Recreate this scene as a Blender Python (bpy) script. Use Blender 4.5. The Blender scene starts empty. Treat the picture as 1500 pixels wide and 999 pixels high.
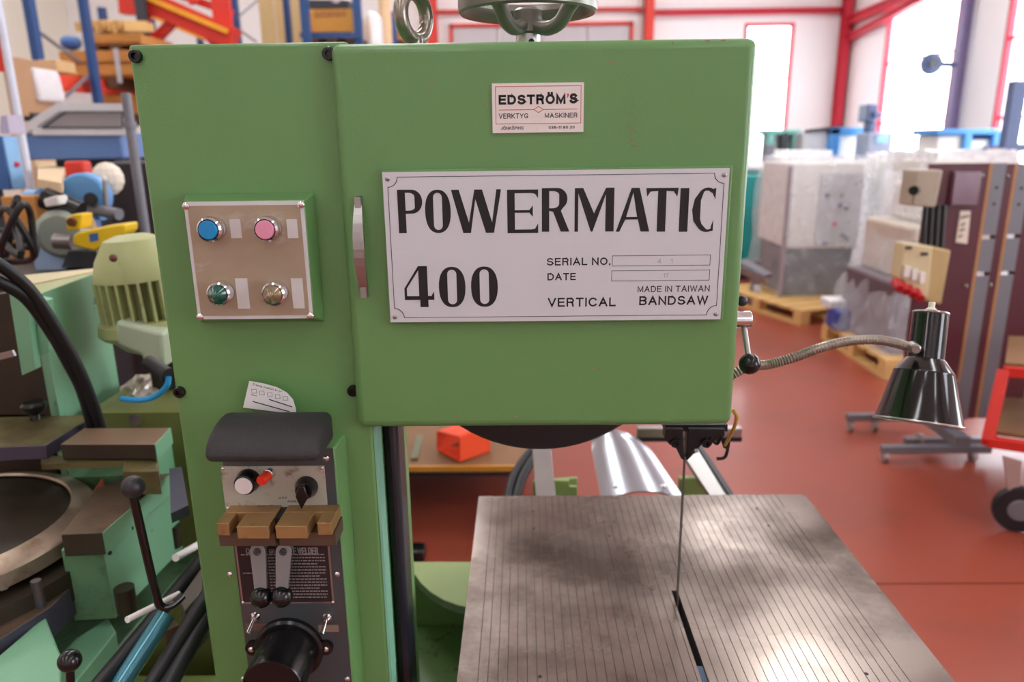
import bpy, bmesh, math, random
from mathutils import Vector, Matrix
random.seed(7)
S = bpy.context.scene
COL = S.collection
R = math.radians

# ------------------------------------------------------------------ camera
FPX = 1085.0
CP = Vector((0, 0, 1.65))
p_, y_, r_ = R(15.09), R(-.86), R(-.74)
fw = Vector((math.sin(y_)*math.cos(p_), math.cos(y_)*math.cos(p_), -math.sin(p_)))
rt0 = Vector((math.cos(y_), -math.sin(y_), 0)); up0 = rt0.cross(fw)
rt = rt0*math.cos(r_) + up0*math.sin(r_)
up = -rt0*math.sin(r_) + up0*math.cos(r_)
cd = bpy.data.cameras.new('camera'); cam = bpy.data.objects.new('camera', cd); COL.objects.link(cam)
m = Matrix((rt, up, -fw)).transposed().to_4x4(); m.translation = CP
cam.matrix_world = m
cd.sensor_width = 36; cd.lens = 36*FPX/1500
cd.clip_start = .02
cd.dof.use_dof = True; cd.dof.focus_distance = 1.02; cd.dof.aperture_fstop = 3.4
S.camera = cam
S.view_settings.view_transform = 'Standard'; S.view_settings.look = 'None'
S.view_settings.gamma = 1; S.view_settings.use_curve_mapping = False
S.view_settings.exposure = 0.0

# ------------------------------------------------------------------ light
w = bpy.data.worlds.new('sky'); S.world = w; w.use_nodes = True
bg = w.node_tree.nodes['Background']
bg.inputs['Color'].default_value = (.88, .94, 1, 1); bg.inputs['Strength'].default_value = 9.0

def area(name, loc, sx, sy, power, col, rot=(0, 0, 0)):
    l = bpy.data.lights.new(name, 'AREA'); l.shape = 'RECTANGLE'; l.size = sx; l.size_y = sy
    l.energy = power; l.color = col
    o = bpy.data.objects.new(name, l); o.location = loc; o.rotation_euler = rot; COL.objects.link(o)
    return o
for i, yy in enumerate((-4.5, -1.2, 2.6, 6.0, 9.6)):
    for xx in (-5.0, -1.2, 2.8):
        area('ceiling_lamp_light', (xx, yy, 5.35), .5, 2.2, 70 if yy > 5 else 34, (.97, .99, 1))

# pixel -> world
def ray(px, py): return fw + rt*((px-750)/FPX) - up*((py-499.5)/FPX)
def PY(px, py, D): d = ray(px, py); return CP + d*(D/d.y)
def PZ(px, py, z): d = ray(px, py); return CP + d*((z-1.65)/d.z)
def PX(px, py, X): d = ray(px, py); return CP + d*(X/d.x)

# ------------------------------------------------------------------ materials
def lin(c): return tuple(((v/255)/12.92 if v/255 <= .04045 else ((v/255+.055)/1.055)**2.4) for v in c) + (1,)
MC = {}
def M(name, col=(128, 128, 128), rough=.5, metal=0, var=.12, scale=12, bump=0, bscale=200, dirt=None, dscale=6, dlo=.55, dhi=.7,
      coat=0, emit=None, stretch=None, spec=.5):
    if name in MC: return MC[name]
    mt = bpy.data.materials.new(name); mt.use_nodes = True; nt = mt.node_tree; N = nt.nodes; L = nt.links
    b = N['Principled BSDF']
    c = lin(col)
    b.inputs['Roughness'].default_value = rough; b.inputs['Metallic'].default_value = metal
    b.inputs['Specular IOR Level'].default_value = spec
    if coat: b.inputs['Coat Weight'].default_value = coat; b.inputs['Coat Roughness'].default_value = .12
    tc = N.new('ShaderNodeTexCoord'); mp = N.new('ShaderNodeMapping'); L.new(tc.outputs['Object'], mp.inputs[0])
    if stretch: mp.inputs['Scale'].default_value = stretch
    nz = N.new('ShaderNodeTexNoise'); nz.inputs['Scale'].default_value = scale; nz.inputs['Detail'].default_value = 5
    L.new(mp.outputs[0], nz.inputs[0])
    mx = N.new('ShaderNodeMix'); mx.data_type = 'RGBA'
    mx.inputs[6].default_value = tuple(v*(1-var) for v in c[:3])+(1,)
    mx.inputs[7].default_value = tuple(min(1, v*(1+var)) for v in c[:3])+(1,)
    L.new(nz.outputs[0], mx.inputs[0]); out = mx.outputs[2]
    if dirt:
        n2 = N.new('ShaderNodeTexNoise'); n2.inputs['Scale'].default_value = dscale; n2.inputs['Detail'].default_value = 8
        n2.inputs['Roughness'].default_value = .65
        L.new(mp.outputs[0], n2.inputs[0])
        mr = N.new('ShaderNodeMapRange'); mr.inputs[1].default_value = dlo; mr.inputs[2].default_value = dhi
        L.new(n2.outputs[0], mr.inputs[0])
        m2 = N.new('ShaderNodeMix'); m2.data_type = 'RGBA'; L.new(mr.outputs[0], m2.inputs[0])
        L.new(out, m2.inputs[6]); m2.inputs[7].default_value = lin(dirt); out = m2.outputs[2]
    L.new(out, b.inputs['Base Color'])
    if bump:
        n3 = N.new('ShaderNodeTexNoise'); n3.inputs['Scale'].default_value = bscale; n3.inputs['Detail'].default_value = 3
        L.new(mp.outputs[0], n3.inputs[0])
        bp = N.new('ShaderNodeBump'); bp.inputs['Strength'].default_value = bump; bp.inputs['Distance'].default_value = .002
        L.new(n3.outputs[0], bp.inputs['Height']); L.new(bp.outputs[0], b.inputs['Normal'])
    if emit:
        b.inputs['Emission Color'].default_value = lin(emit[0]); b.inputs['Emission Strength'].default_value = emit[1]
    MC[name] = mt; return mt
def film(name, col, alpha, rough=.2):
    mt = bpy.data.materials.new(name); mt.use_nodes = True; nt = mt.node_tree; N = nt.nodes; L = nt.links
    b = N['Principled BSDF']; b.inputs['Base Color'].default_value = lin(col); b.inputs['Roughness'].default_value = rough
    tc = N.new('ShaderNodeTexCoord'); nz = N.new('ShaderNodeTexNoise'); nz.inputs['Scale'].default_value = 4; nz.inputs['Detail'].default_value = 6
    nz.inputs['Distortion'].default_value = 2.5
    L.new(tc.outputs['Object'], nz.inputs[0])
    mr = N.new('ShaderNodeMapRange'); mr.inputs[1].default_value = .35; mr.inputs[2].default_value = .7
    mr.inputs[3].default_value = alpha*.75; mr.inputs[4].default_value = min(1, alpha*1.5)
    L.new(nz.outputs[0], mr.inputs[0]); L.new(mr.outputs[0], b.inputs['Alpha'])
    bp = N.new('ShaderNodeBump'); bp.inputs['Strength'].default_value = .5; bp.inputs['Distance'].default_value = .03
    L.new(nz.outputs[0], bp.inputs['Height']); L.new(bp.outputs[0], b.inputs['Normal'])
    return mt

green = M('green_machine_paint', (99, 144, 86), .38, var=.05, scale=7, bump=.12, bscale=260, coat=.15)
greenlip = M('green_paint_edge', (128, 165, 108), .4, var=.08, scale=30)
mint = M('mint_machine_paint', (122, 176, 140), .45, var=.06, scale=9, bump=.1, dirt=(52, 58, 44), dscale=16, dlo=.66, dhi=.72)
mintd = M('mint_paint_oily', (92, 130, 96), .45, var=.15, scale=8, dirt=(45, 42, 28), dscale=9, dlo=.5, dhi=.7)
limeg = M('pale_green_paint', (150, 172, 104), .5, var=.08, scale=8, dirt=(80, 84, 48), dscale=22, dlo=.64, dhi=.72)
motorg = M('yellow_green_paint', (172, 178, 124), .42, var=.1, scale=12, dirt=(110, 92, 52), dscale=14, dlo=.62, dhi=.75)
olive = M('oily_olive_steel', (104, 96, 58), .42, .2, var=.25, scale=9, dirt=(60, 48, 28), dscale=12, dlo=.45, dhi=.7)
brown = M('rusty_oiled_steel', (112, 92, 74), .42, .45, var=.22, scale=14, dirt=(66, 46, 30), dscale=10, dlo=.5, dhi=.72)
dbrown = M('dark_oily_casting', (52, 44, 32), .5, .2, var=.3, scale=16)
purple = M('blued_steel', (84, 80, 98), .42, .4, var=.15, scale=10)
steel = M('bright_steel', (168, 166, 164), .3, .9, var=.1, scale=20)
chrome = M('chrome', (225, 225, 228), .13, 1, var=.03, scale=20)
dsteel = M('dark_steel_panel', (72, 78, 82), .34, .2, var=.15, scale=8, dirt=(92, 62, 52), dscale=5, dlo=.55, dhi=.8)
alum = M('brushed_aluminium', (206, 210, 216), .40, .12, var=.03, scale=60, stretch=(.6, 1, 14))
rim = M('aluminium_border', (208, 210, 212), .4, .15, var=.03)
tan = M('tarnished_bronze_plate', (164, 146, 124), .4, .15, var=.10, scale=22, dirt=(196, 190, 184), dscale=9, dlo=.58, dhi=.8, stretch=(1, 1, 2.2))
swp = M('worn_panel_plate', (178, 174, 160), .42, .12, var=.08, scale=26, dirt=(112, 96, 76), dscale=30, dlo=.56, dhi=.7)
ink = M('black_print', (18, 18, 24), .5, var=.05)
redink = M('red_print', (205, 70, 66), .5, var=.05)
black = M('black_plastic', (18, 18, 20), .22, var=.1)
blackr = M('black_rubber', (24, 24, 28), .5, var=.15, bump=.1)
guardm = M('black_crackle_guard', (50, 50, 51), .62, var=.2, scale=60, bump=.5, bscale=420)
pad = M('dark_blue_black_bar', (24, 27, 38), .35, var=.15)
brass = M('worn_brass', (158, 124, 80), .42, .3, var=.15, scale=30, dirt=(120, 84, 48), dscale=24, dlo=.55, dhi=.7)
white = M('white_plastic', (232, 226, 224), .4, var=.03)
label = M('pale_label', (205, 204, 202), .45, .1, var=.04)
bluep = M('blue_button', (20, 140, 205), .35, var=.03)
pinkp = M('pink_button', (226, 150, 178), .4, var=.03)
redp = M('red_button', (235, 60, 34), .35, var=.03)
greenl = M('green_lens', (8, 88, 74), .12, var=.05, coat=1)
amberl = M('smoked_clear_lens', (150, 136, 104), .12, .5, var=.1, coat=1)
paper = M('white_paper', (228, 226, 226), .7, var=.02)
def table_mat():
    mt = M('ground_cast_iron', (138, 126, 118), .32, 1.0, var=.10, scale=5, dirt=(84, 72, 66), dscale=3.2, dlo=.44, dhi=.64)
    nt = mt.node_tree; N = nt.nodes; L = nt.links; b = N['Principled BSDF']
    tc = N.new('ShaderNodeTexCoord'); nz = N.new('ShaderNodeTexNoise'); nz.inputs['Scale'].default_value = 3.5; nz.inputs['Detail'].default_value = 9
    L.new(tc.outputs['Object'], nz.inputs[0]); mr = N.new('ShaderNodeMapRange')
    mr.inputs[1].default_value = .35; mr.inputs[2].default_value = .65; mr.inputs[3].default_value = .18; mr.inputs[4].default_value = .38; L.new(nz.outputs[0], mr.inputs[0]); L.new(mr.outputs[0], b.inputs['Roughness'])
    return mt
tablem = table_mat()
redfloor = M('red_epoxy_floor', (150, 70, 52), .33, var=.07, scale=1.4, dirt=(132, 68, 52), dscale=2.5, dlo=.5, dhi=.75, bump=.04, bscale=30, coat=.1)
jointm = M('sealant_joint', (190, 130, 95), .6)
wallm = M('cream_sheet_wall', (232, 226, 212), .6, var=.02)
wallw = M('white_sheet_wall', (240, 236, 236), .6, var=.02)
ceilm = M('white_ceiling', (228, 226, 220), .8, var=.03)
redb = M('red_painted_steel', (214, 52, 36), .45, var=.06)
crim = M('crimson_painted_steel', (205, 40, 62), .45, var=.06)
rackb = M('blue_rack_steel', (38, 78, 132), .45, var=.06)
rackr = M('orange_red_rack_steel', (222, 66, 36), .45, var=.06)
greyp = M('grey_painted_steel', (120, 120, 128), .45, .2, var=.06)
lgrey = M('light_grey_paint', (190, 192, 196), .45, var=.04)
wood = M('pale_pine', (214, 172, 110), .7, var=.16, scale=5, stretch=(1, 1, 8))
woodo = M('orange_crate_wood', (196, 134, 66), .7, var=.15, scale=5, stretch=(1, 1, 6))
ply = M('cream_plywood', (220, 196, 142), .7, var=.1, scale=3, stretch=(5, 1, 1))
plyd = M('worn_ply_deck', (128, 92, 58), .65, var=.2, scale=6)
card = M('brown_cardboard', (176, 138, 104), .8, var=.06)
bluec = M('blue_cabinet_paint', (62, 104, 168), .45, var=.05)
blues = M('sky_blue_paint', (70, 140, 205), .45, var=.05)
teal = M('teal_machine_paint', (28, 142, 140), .42, var=.06)
yellow = M('yellow_paint', (236, 196, 32), .4, var=.05)
offw = M('machine_off_white', (222, 220, 216), .5, var=.05)
dgrey = M('dark_grey_base', (54, 58, 66), .5, var=.1)
maroon = M('maroon_board', (84, 30, 42), .4, var=.08)
beige = M('beige_plastic_box', (206, 190, 150), .5, var=.05)
glass = film('window_glass', (235, 245, 255), .06, .05)
plastic = film('clear_wrap', (240, 242, 248), .22, .18)
plasticw = film('milky_wrap', (248, 249, 252), .85, .35)

# ------------------------------------------------------------------ mesh builder
class MB:
    def __init__(s): s.bm = bmesh.new(); s.mi = 0
    def _m(s, fs):
        for f in fs: f.material_index = s.mi
        return s
    def use(s, i): s.mi = i; return s
    def box(s, x0, x1, y0, y1, z0, z1):
        return s.hexa([(x0,y0,z0),(x1,y0,z0),(x1,y1,z0),(x0,y1,z0)], [(x0,y0,z1),(x1,y0,z1),(x1,y1,z1),(x0,y1,z1)])
    def hexa(s, a, b):
        n = len(a)
        A = [s.bm.verts.new(p) for p in a]; B = [s.bm.verts.new(p) for p in b]
        fs = [s.bm.faces.new(A[::-1]), s.bm.faces.new(B)]
        for i in range(n):
            j = (i+1) % n; fs.append(s.bm.faces.new((A[i], A[j], B[j], B[i])))
        return s._m(fs)
    def ext(s, pts, vec, taper=None):
        v = Vector(vec); return s.hexa(pts, [Vector(p)+v for p in pts])
    def cyl(s, p0, p1, r0, r1=None, n=20, cap=True):
        p0 = Vector(p0); p1 = Vector(p1); r1 = r0 if r1 is None else r1
        return s.lathe([(r0, 0), (r1, (p1-p0).length)], p0, p1-p0, n, cap)
    def lathe(s, prof, org, axis, n=24, cap=True, xdir=None):
        z = Vector(axis).normalized(); x = (Vector(xdir) if xdir else z.orthogonal()).normalized(); y = z.cross(x); org = Vector(org)
        rings = []
        for r, h in prof:
            if r < 1e-6: rings.append([s.bm.verts.new(org+z*h)])
            else: rings.append([s.bm.verts.new(org+z*h+x*(r*math.cos(2*math.pi*i/n))+y*(r*math.sin(2*math.pi*i/n))) for i in range(n)])
        fs = []
        for a, b in zip(rings, rings[1:]):
            if len(a) == 1 and len(b) == 1: continue
            for i in range(n):
                j = (i+1) % n
                if len(a) == 1: fs.append(s.bm.faces.new((a[0], b[j], b[i])))
                elif len(b) == 1: fs.append(s.bm.faces.new((a[i], a[j], b[0])))
                else: fs.append(s.bm.faces.new((a[i], a[j], b[j], b[i])))
        if cap:
            if len(rings[0]) > 1: fs.append(s.bm.faces.new(rings[0][::-1]))
            if len(rings[-1]) > 1: fs.append(s.bm.faces.new(rings[-1]))
        return s._m(fs)
    def sph(s, c, r, n=20, sq=1):
        k = n//2
        return s.lathe([(r*math.sin(math.pi*i/k), -r*math.cos(math.pi*i/k)*sq) for i in range(k+1)], c, (0, 0, 1), n)
    def tube(s, pts, r, n=12, sub=6, rib=None):
        P = [Vector(p) for p in pts]
        Q = []
        if len(P) > 2 and sub > 1:
            for i in range(len(P)-1):
                a = P[max(i-1, 0)]; b = P[i]; c = P[i+1]; d = P[min(i+2, len(P)-1)]
                for k in range(sub):
                    t = k/sub
                    Q.append(.5*((2*b)+(-a+c)*t+(2*a-5*b+4*c-d)*t*t+(-a+3*b-3*c+d)*t**3))
            Q.append(P[-1])
        else: Q = P
        rings = []; nrm = None
        for i, q in enumerate(Q):
            t = (Q[min(i+1, len(Q)-1)]-Q[max(i-1, 0)]).normalized()
            if nrm is None: nrm = t.orthogonal().normalized()
            nrm = (nrm-t*nrm.dot(t)).normalized(); bn = t.cross(nrm)
            rr = r if rib is None else r*(1+(rib if i % 2 else -rib))
            rings.append([s.bm.verts.new(q+nrm*(rr*math.cos(2*math.pi*j/n))+bn*(rr*math.sin(2*math.pi*j/n))) for j in range(n)])
        fs = []
        for a, b in zip(rings, rings[1:]):
            for i in range(n):
                j = (i+1) % n; fs.append(s.bm.faces.new((a[i], a[j], b[j], b[i])))
        fs.append(s.bm.faces.new(rings[0][::-1])); fs.append(s.bm.faces.new(rings[-1]))
        return s._m(fs)
    def bar(s, p0, p1, wx, wz, ref=(0, 0, 1)):
        p0 = Vector(p0); p1 = Vector(p1); t = (p1-p0).normalized(); a = t.cross(Vector(ref)).normalized(); b = a.cross(t)
        c = [p0+a*(sx*wx/2)+b*(sz*wz/2) for sx, sz in ((-1,-1),(1,-1),(1,1),(-1,1))]
        return s.hexa(c, [q+(p1-p0) for q in c])
    # polygon given by pixels standing on plane Y=D, extruded back
    def face(s, pts, D, depth): return s.ext([PY(x, y, D) for x, y in pts][::-1], (0, depth, 0))
    def slab(s, pts, z, h, top=0, side=0):   # side: one material index or one per edge
        P = [PZ(x, y, z) for x, y in pts]
        n = len(P); A = [s.bm.verts.new(p) for p in P]; B = [s.bm.verts.new(p-Vector((0, 0, h))) for p in P]
        f = s.bm.faces.new(A); f.material_index = top
        g = s.bm.faces.new(B[::-1]); g.material_index = side[0] if isinstance(side, (list, tuple)) else side
        for i in range(n):
            j = (i+1) % n; q = s.bm.faces.new((A[i], A[j], B[j], B[i])); q.material_index = side[i] if isinstance(side, (list, tuple)) else side
        return s
    def build(s, name, mats, parent=None, bev=0, seg=2, smooth=True, ang=35):
        bm = s.bm
        bmesh.ops.recalc_face_normals(bm, faces=bm.faces)
        for e in bm.edges:
            e.smooth = len(e.link_faces) == 2 and e.calc_face_angle(0) < R(ang)
        for f in bm.faces: f.smooth = smooth
        me = bpy.data.meshes.new(name)
        off = Vector()
        if parent is None:
            xs = [v.co for v in bm.verts]
            off = Vector(((min(v.x for v in xs)+max(v.x for v in xs))/2, (min(v.y for v in xs)+max(v.y for v in xs))/2, min(v.z for v in xs)))
            for v in bm.verts: v.co -= off
        bm.to_mesh(me); bm.free()
        for mt in (mats if isinstance(mats, (list, tuple)) else [mats]): me.materials.append(mt)
        o = bpy.data.objects.new(name, me); COL.objects.link(o); o.location = off
        if parent: attach(o, parent)
        if bev:
            md = o.modifiers.new('bevel', 'BEVEL'); md.width = bev; md.segments = seg; md.limit_method = 'ANGLE'; md.angle_limit = R(40)
        return o
ROOTLOC = {}
def attach(o, parent):
    o.parent = parent
    if parent.name in ROOTLOC: o.matrix_parent_inverse = Matrix.Translation(-ROOTLOC[parent.name])
def thing(name, lab, cat, loc, group=None):
    o = bpy.data.objects.new(name, None); COL.objects.link(o); o.location = loc; o.empty_display_size = .05
    ROOTLOC[o.name] = Vector(loc); o['label'] = lab; o['category'] = cat
    if group: o['group'] = group
    return o
def tag(o, lab, cat, group=None):
    o['label'] = lab; o['category'] = cat
    if group: o['group'] = group
    ROOTLOC[o.name] = Vector(o.location)
    return o
def struct(o): o['kind'] = 'structure'; ROOTLOC[o.name] = Vector(o.location); return o
def lab(o, t): o['label'] = t; return o

def curve_mesh(cu):
    o = bpy.data.objects.new('tmp', cu); COL.objects.link(o)
    dg = bpy.context.evaluated_depsgraph_get()
    me = bpy.data.meshes.new_from_object(o.evaluated_get(dg)); bpy.data.objects.remove(o)
    return me
# flat shape meshes in local (u,v) mapped to plane Y=D:  x=u z=v
def place_flat(me, name, mat, parent, D, xf, th=.0004):
    bm = bmesh.new(); bm.from_mesh(me)
    for v in bm.verts:
        u, q = xf(v.co.x, v.co.y); v.co = Vector((u, D - (0 if v.co.z <= 0 else th), q))
    me2 = bpy.data.meshes.new(name); bm.to_mesh(me2); bm.free(); me2.materials.append(mat)
    o = bpy.data.objects.new(name, me2); COL.objects.link(o); attach(o, parent); return o
def text(body, name, mat, parent, D, x0, x1, z0, z1, bold=0, th=.0004):
    cu = bpy.data.curves.new('t', 'FONT'); cu.body = body; cu.size = 1; cu.resolution_u = 2; cu.offset = bold; cu.extrude = .01
    me = curve_mesh(cu)
    xs = [v.co.x for v in me.vertices]; ys = [v.co.y for v in me.vertices]
    a, b, c, d = min(xs), max(xs), min(ys), max(ys)
    return place_flat(me, name, mat, parent, D, lambda u, v: (x0+(u-a)/(b-a)*(x1-x0), z0+(v-c)/(d-c)*(z1-z0)), th)

def _a(cx, cy, rx, ry, a0, a1, n_=9): return [(cx+rx*math.cos(R(a0+(a1-a0)*k/n_)), cy+ry*math.sin(R(a0+(a1-a0)*k/n_))) for k in range(n_+1)]
_O = _a(.36, .5, .36, .5, 0, 360, 28)
_S = _a(.31, .74, .28, .26, 25, 180, 9)+_a(.31, .74, .28, .24, 200, 260, 3)+_a(.31, .26, .31, .26, 75, 0, 5)+_a(.31, .26, .31, .26, 0, -160, 9)
SF = {'A': (.7, [[(0,0),(.35,1),(.7,0)], [(.12,.34),(.58,.34)]]),
 'B': (.6, [[(0,.0),(0,1),(.36,1)]+_a(.36,.76,.22,.24,90,-90)+[(0,.52)], [(.36,.52)]+_a(.36,.26,.24,.26,90,-90)+[(0,0)]]),
 'C': (.7, [_a(.37,.5,.37,.5,40,320,22)]), 'D': (.66, [[(0,0),(0,1),(.3,1)]+_a(.3,.5,.36,.5,90,-90,14)+[(0,0)]]),
 'E': (.55, [[(.55,0),(0,0),(0,1),(.54,1)], [(0,.52),(.5,.52)]]), 'F': (.5, [[(0,0),(0,1),(.5,1)], [(0,.5),(.45,.5)]]),
 'G': (.72, [_a(.37,.5,.37,.5,40,320,22)+[(.68,.42),(.4,.42)]]), 'I': (.0, [[(0,0),(0,1)]]), 'H': (.6, [[(0,0),(0,1)], [(.6,0),(.6,1)], [(0,.52),(.6,.52)]]),
 'J': (.42, [[(.42,1),(.42,.25)]+_a(.21,.22,.21,.22,0,-180,9)+[(0,.3)]]), 'K': (.6, [[(0,0),(0,1)], [(.58,1),(0,.36)], [(.2,.58),(.6,0)]]),
 'L': (.5, [[(0,1),(0,0),(.5,0)]]), 'M': (.74, [[(0,0),(0,1),(.37,.08),(.74,1),(.74,0)]]), 'N': (.62, [[(0,0),(0,1),(.62,0),(.62,1)]]),
 'O': (.72, [_O]), 'Ö': (.72, [_O, [(.2,1.17),(.2,1.3)], [(.52,1.17),(.52,1.3)]]), 'P': (.58, [[(0,0),(0,1),(.32,1)]+_a(.32,.73,.26,.27,90,-90)+[(0,.46)]]),
 'Q': (.72, [_O, [(.42,.25),(.7,-.04)]]), 'R': (.6, [[(0,0),(0,1),(.34,1)]+_a(.34,.75,.24,.25,90,-90)+[(0,.5)], [(.34,.5),(.5,.4),(.56,0)]]),
 'S': (.62, [_S]), 'T': (.6, [[(0,1),(.6,1)], [(.3,1),(.3,0)]]), 'U': (.6, [[(0,1),(0,.3)]+_a(.3,.3,.3,.3,180,360)+[(.6,1)]]), 'V': (.66, [[(0,1),(.33,0),(.66,1)]]),
 'W': (.96, [[(0,1),(.24,0),(.48,1),(.72,0),(.96,1)]]), 'Y': (.64, [[(0,1),(.32,.42),(.64,1)], [(.32,.42),(.32,0)]]),
 '.': (.0, [[(0,-.07),(0,.07)]]), '-': (.25, [[(0,.42),(.25,.42)]]), '0': (.52, [_a(.26,.5,.26,.5,0,360,24)]), '1': (.22, [[(0,.74),(.22,.98),(.22,0)]]),
 '2': (.52, [_a(.26,.74,.25,.26,170,0,8)+[(.5,.62),(.0,.0),(.52,0)]]), '3': (.52, [_a(.26,.75,.24,.25,160,-90,10), _a(.26,.26,.26,.26,90,-160,10)]),
 '4': (.5, [[(.38,0),(.38,1),(0,.3),(.52,.3)]]), '6': (.52, [_a(.26,.3,.26,.3,0,360,20), [(.01,.36),(.05,.75)]+_a(.28,.76,.22,.24,170,20,6)]), '8': (.52, [_a(.26,.26,.26,.26,0,360,20), _a(.26,.76,.22,.24,0,360,20)]),
 "'": (.0, [[(.03,1.03),(-.05,.68)]]), '·': (0, [[(0,.45),(0,.55)]]), '7': (.5, [[(0,1),(.5,1),(.16,0)]])}
def stroke(body, name, mat, parent, D, x0, x1, z0, z1, wt=.13, gap=.24, th=.0003):
    """lettering laid out as thick strokes: cap height z0..z1, fitted between x0 and x1"""
    h_ = z1-z0; tot = 0; lay = []
    for ch_ in body:
        if ch_ == ' ': tot += .38; continue
        w_, pl_ = SF[ch_]; lay.append((tot, pl_)); tot += w_+gap+wt*.5
    tot -= gap+wt*.5
    sx = (x1-x0-wt*h_)/max(tot, .01); sz = h_*(1-wt); hw_ = wt*h_/2
    b = MB()
    for off, pl_ in lay:
        for line in pl_:
            P_ = [(x0+hw_+(off+u)*sx, z0+hw_+v*sz) for u, v in line]
            closed = math.hypot(P_[0][0]-P_[-1][0], P_[0][1]-P_[-1][1]) < 1e-7
            if closed: P_ = P_[:-1]
            n_ = len(P_); Lf, Rt = [], []
            for i in range(n_):
                q = P_[i]; a = P_[i-1] if (i or closed) else None; c_ = P_[(i+1) % n_] if (i < n_-1 or closed) else None
                def d_(p, r__): l__ = math.hypot(r__[0]-p[0], r__[1]-p[1]) or 1; return ((r__[0]-p[0])/l__, (r__[1]-p[1])/l__)
                d0 = d_(a, q) if a else None; d1 = d_(q, c_) if c_ else None
                if d0 is None: d0 = d1; q = (q[0]-d1[0]*hw_, q[1]-d1[1]*hw_)
                if d1 is None: d1 = d0; q = (q[0]+d0[0]*hw_, q[1]+d0[1]*hw_)
                tx, tz = d0[0]+d1[0], d0[1]+d1[1]; l__ = math.hypot(tx, tz) or 1; tx /= l__; tz /= l__
                mlen = hw_/max(.38, tx*d0[0]+tz*d0[1])
                Lf.append((q[0]-tz*mlen, q[1]+tx*mlen)); Rt.append((q[0]+tz*mlen, q[1]-tx*mlen))
            for i in range(n_ if closed else n_-1):
                j = (i+1) % n_
                b.ext([(Lf[i][0], D, Lf[i][1]), (Rt[i][0], D, Rt[i][1]), (Rt[j][0], D, Rt[j][1]), (Lf[j][0], D, Lf[j][1])], (0, -th, 0))
    return b.build(name, mat, parent, smooth=False)
def polys(shapes, name, mat, parent, D, xf, th=.0004):
    cu = bpy.data.curves.new('p', 'CURVE'); cu.dimensions = '2D'; cu.fill_mode = 'BOTH'; cu.extrude = .01
    for pts in shapes:
        sp = cu.splines.new('POLY'); sp.points.add(len(pts)-1); sp.use_cyclic_u = True
        for i, (x, y) in enumerate(pts): sp.points[i].co = (x, y, 0, 1)
    return place_flat(curve_mesh(cu), name, mat, parent, D, xf, th)
def ring2(x0, x1, z0, z1, t):  # rectangular outline
    return [[(x0,z0),(x1,z0),(x1,z1),(x0,z1)], [(x0+t,z0+t),(x1-t,z0+t),(x1-t,z1-t),(x0+t,z1-t)]]
ID = lambda u, v: (u, v)

# ================================================================== SETTING
XL, XR, YF, YB, H = -7.4, 5.35, -6.0, 13.0, 5.6
fl = MB().box(XL-.2, XR+.2, YF-.2, YB+.2, -.3, -.012).build('floor', jointm); struct(fl)
MB().box(XL, XR, YF, 2.503, -.012, 0).build('floor_slab', redfloor, fl, smooth=False)
MB().box(XL, XR, 2.511, YB, -.012, 0).build('floor_slab', redfloor, fl, smooth=False)
c = MB().box(XL-.2, XR+.2, YF-.2, YB+.2, H, H+.2).build('ceiling', ceilm); struct(c)
struct(MB().box(XL-.2, XL, YF, YB, 0, H).build('wall_left', wallm))
struct(MB().box(XL-.2, XR+.2, YF-.2, YF, 0, H).build('wall_front', wallw))
# back wall with a window opening at x 3.63..4.47
def holewall(name, boxes, mat):
    b = MB()
    for q in boxes: b.box(*q)
    return struct(b.build(name, mat, smooth=False))
wx0, wx1, wz0, wz1 = 3.66, 4.46, .9, 3.45
holewall('wall_back', [(XL, wx0, YB, YB+.2, 0, H), (wx1, XR+.2, YB, YB+.2, 0, H), (wx0, wx1, YB, YB+.2, 0, wz0), (wx0, wx1, YB, YB+.2, wz1, H)], wallw)
sw = [(9.75, 11.65), (6.0, 8.8), (1.8, 4.2), (-3.2, -.8)]
bx = []; last = YF
for a, b_ in sorted(sw):
    bx.append((XR, XR+.2, last, a, 0, H)); bx.append((XR, XR+.2, a, b_, 0, 1.0)); bx.append((XR, XR+.2, a, b_, 3.5, H)); last = b_
bx.append((XR, XR+.2, last, YB, 0, H))
holewall('wall_right', bx, wallw)
def window(n, horiz, a, b, z0, z1, fixed, mat, nz=3, nx=1):
    def B(m_, p, q, zz0, zz1, d0=0, d1=.07):
        if horiz: m_.box(p, q, fixed+d0, fixed+d1, zz0, zz1)
        else: m_.box(fixed+d0, fixed+d1, p, q, zz0, zz1)
    fr = MB(); t = .05
    B(fr, a, b, z0, z0+t); B(fr, a, b, z1-t, z1); B(fr, a, a+t, z0+t, z1-t); B(fr, b-t, b, z0+t, z1-t)
    o = struct(fr.build('window_%d' % n, mat, smooth=False))
    for i in range(1, nz):
        q = MB(); zc = z0+(z1-z0)*i/nz; B(q, a+t, b-t, zc-.015, zc+.015, .02, .05); q.build('glazing_bar', mat, o, smooth=False)
    for i in range(nz):
        q = MB(); B(q, a+t, b-t, z0+(z1-z0)*i/nz+.02, z0+(z1-z0)*(i+1)/nz-.02, .034, .038); q.build('pane', glass, o, smooth=False)
    return o
window(1, True, wx0, wx1, wz0, wz1, YB-.02, crim)
for i, (a, b_) in enumerate(sw): window(i+2, False, a, b_, 1.0, 3.5, XR-.02, crim)

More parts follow.
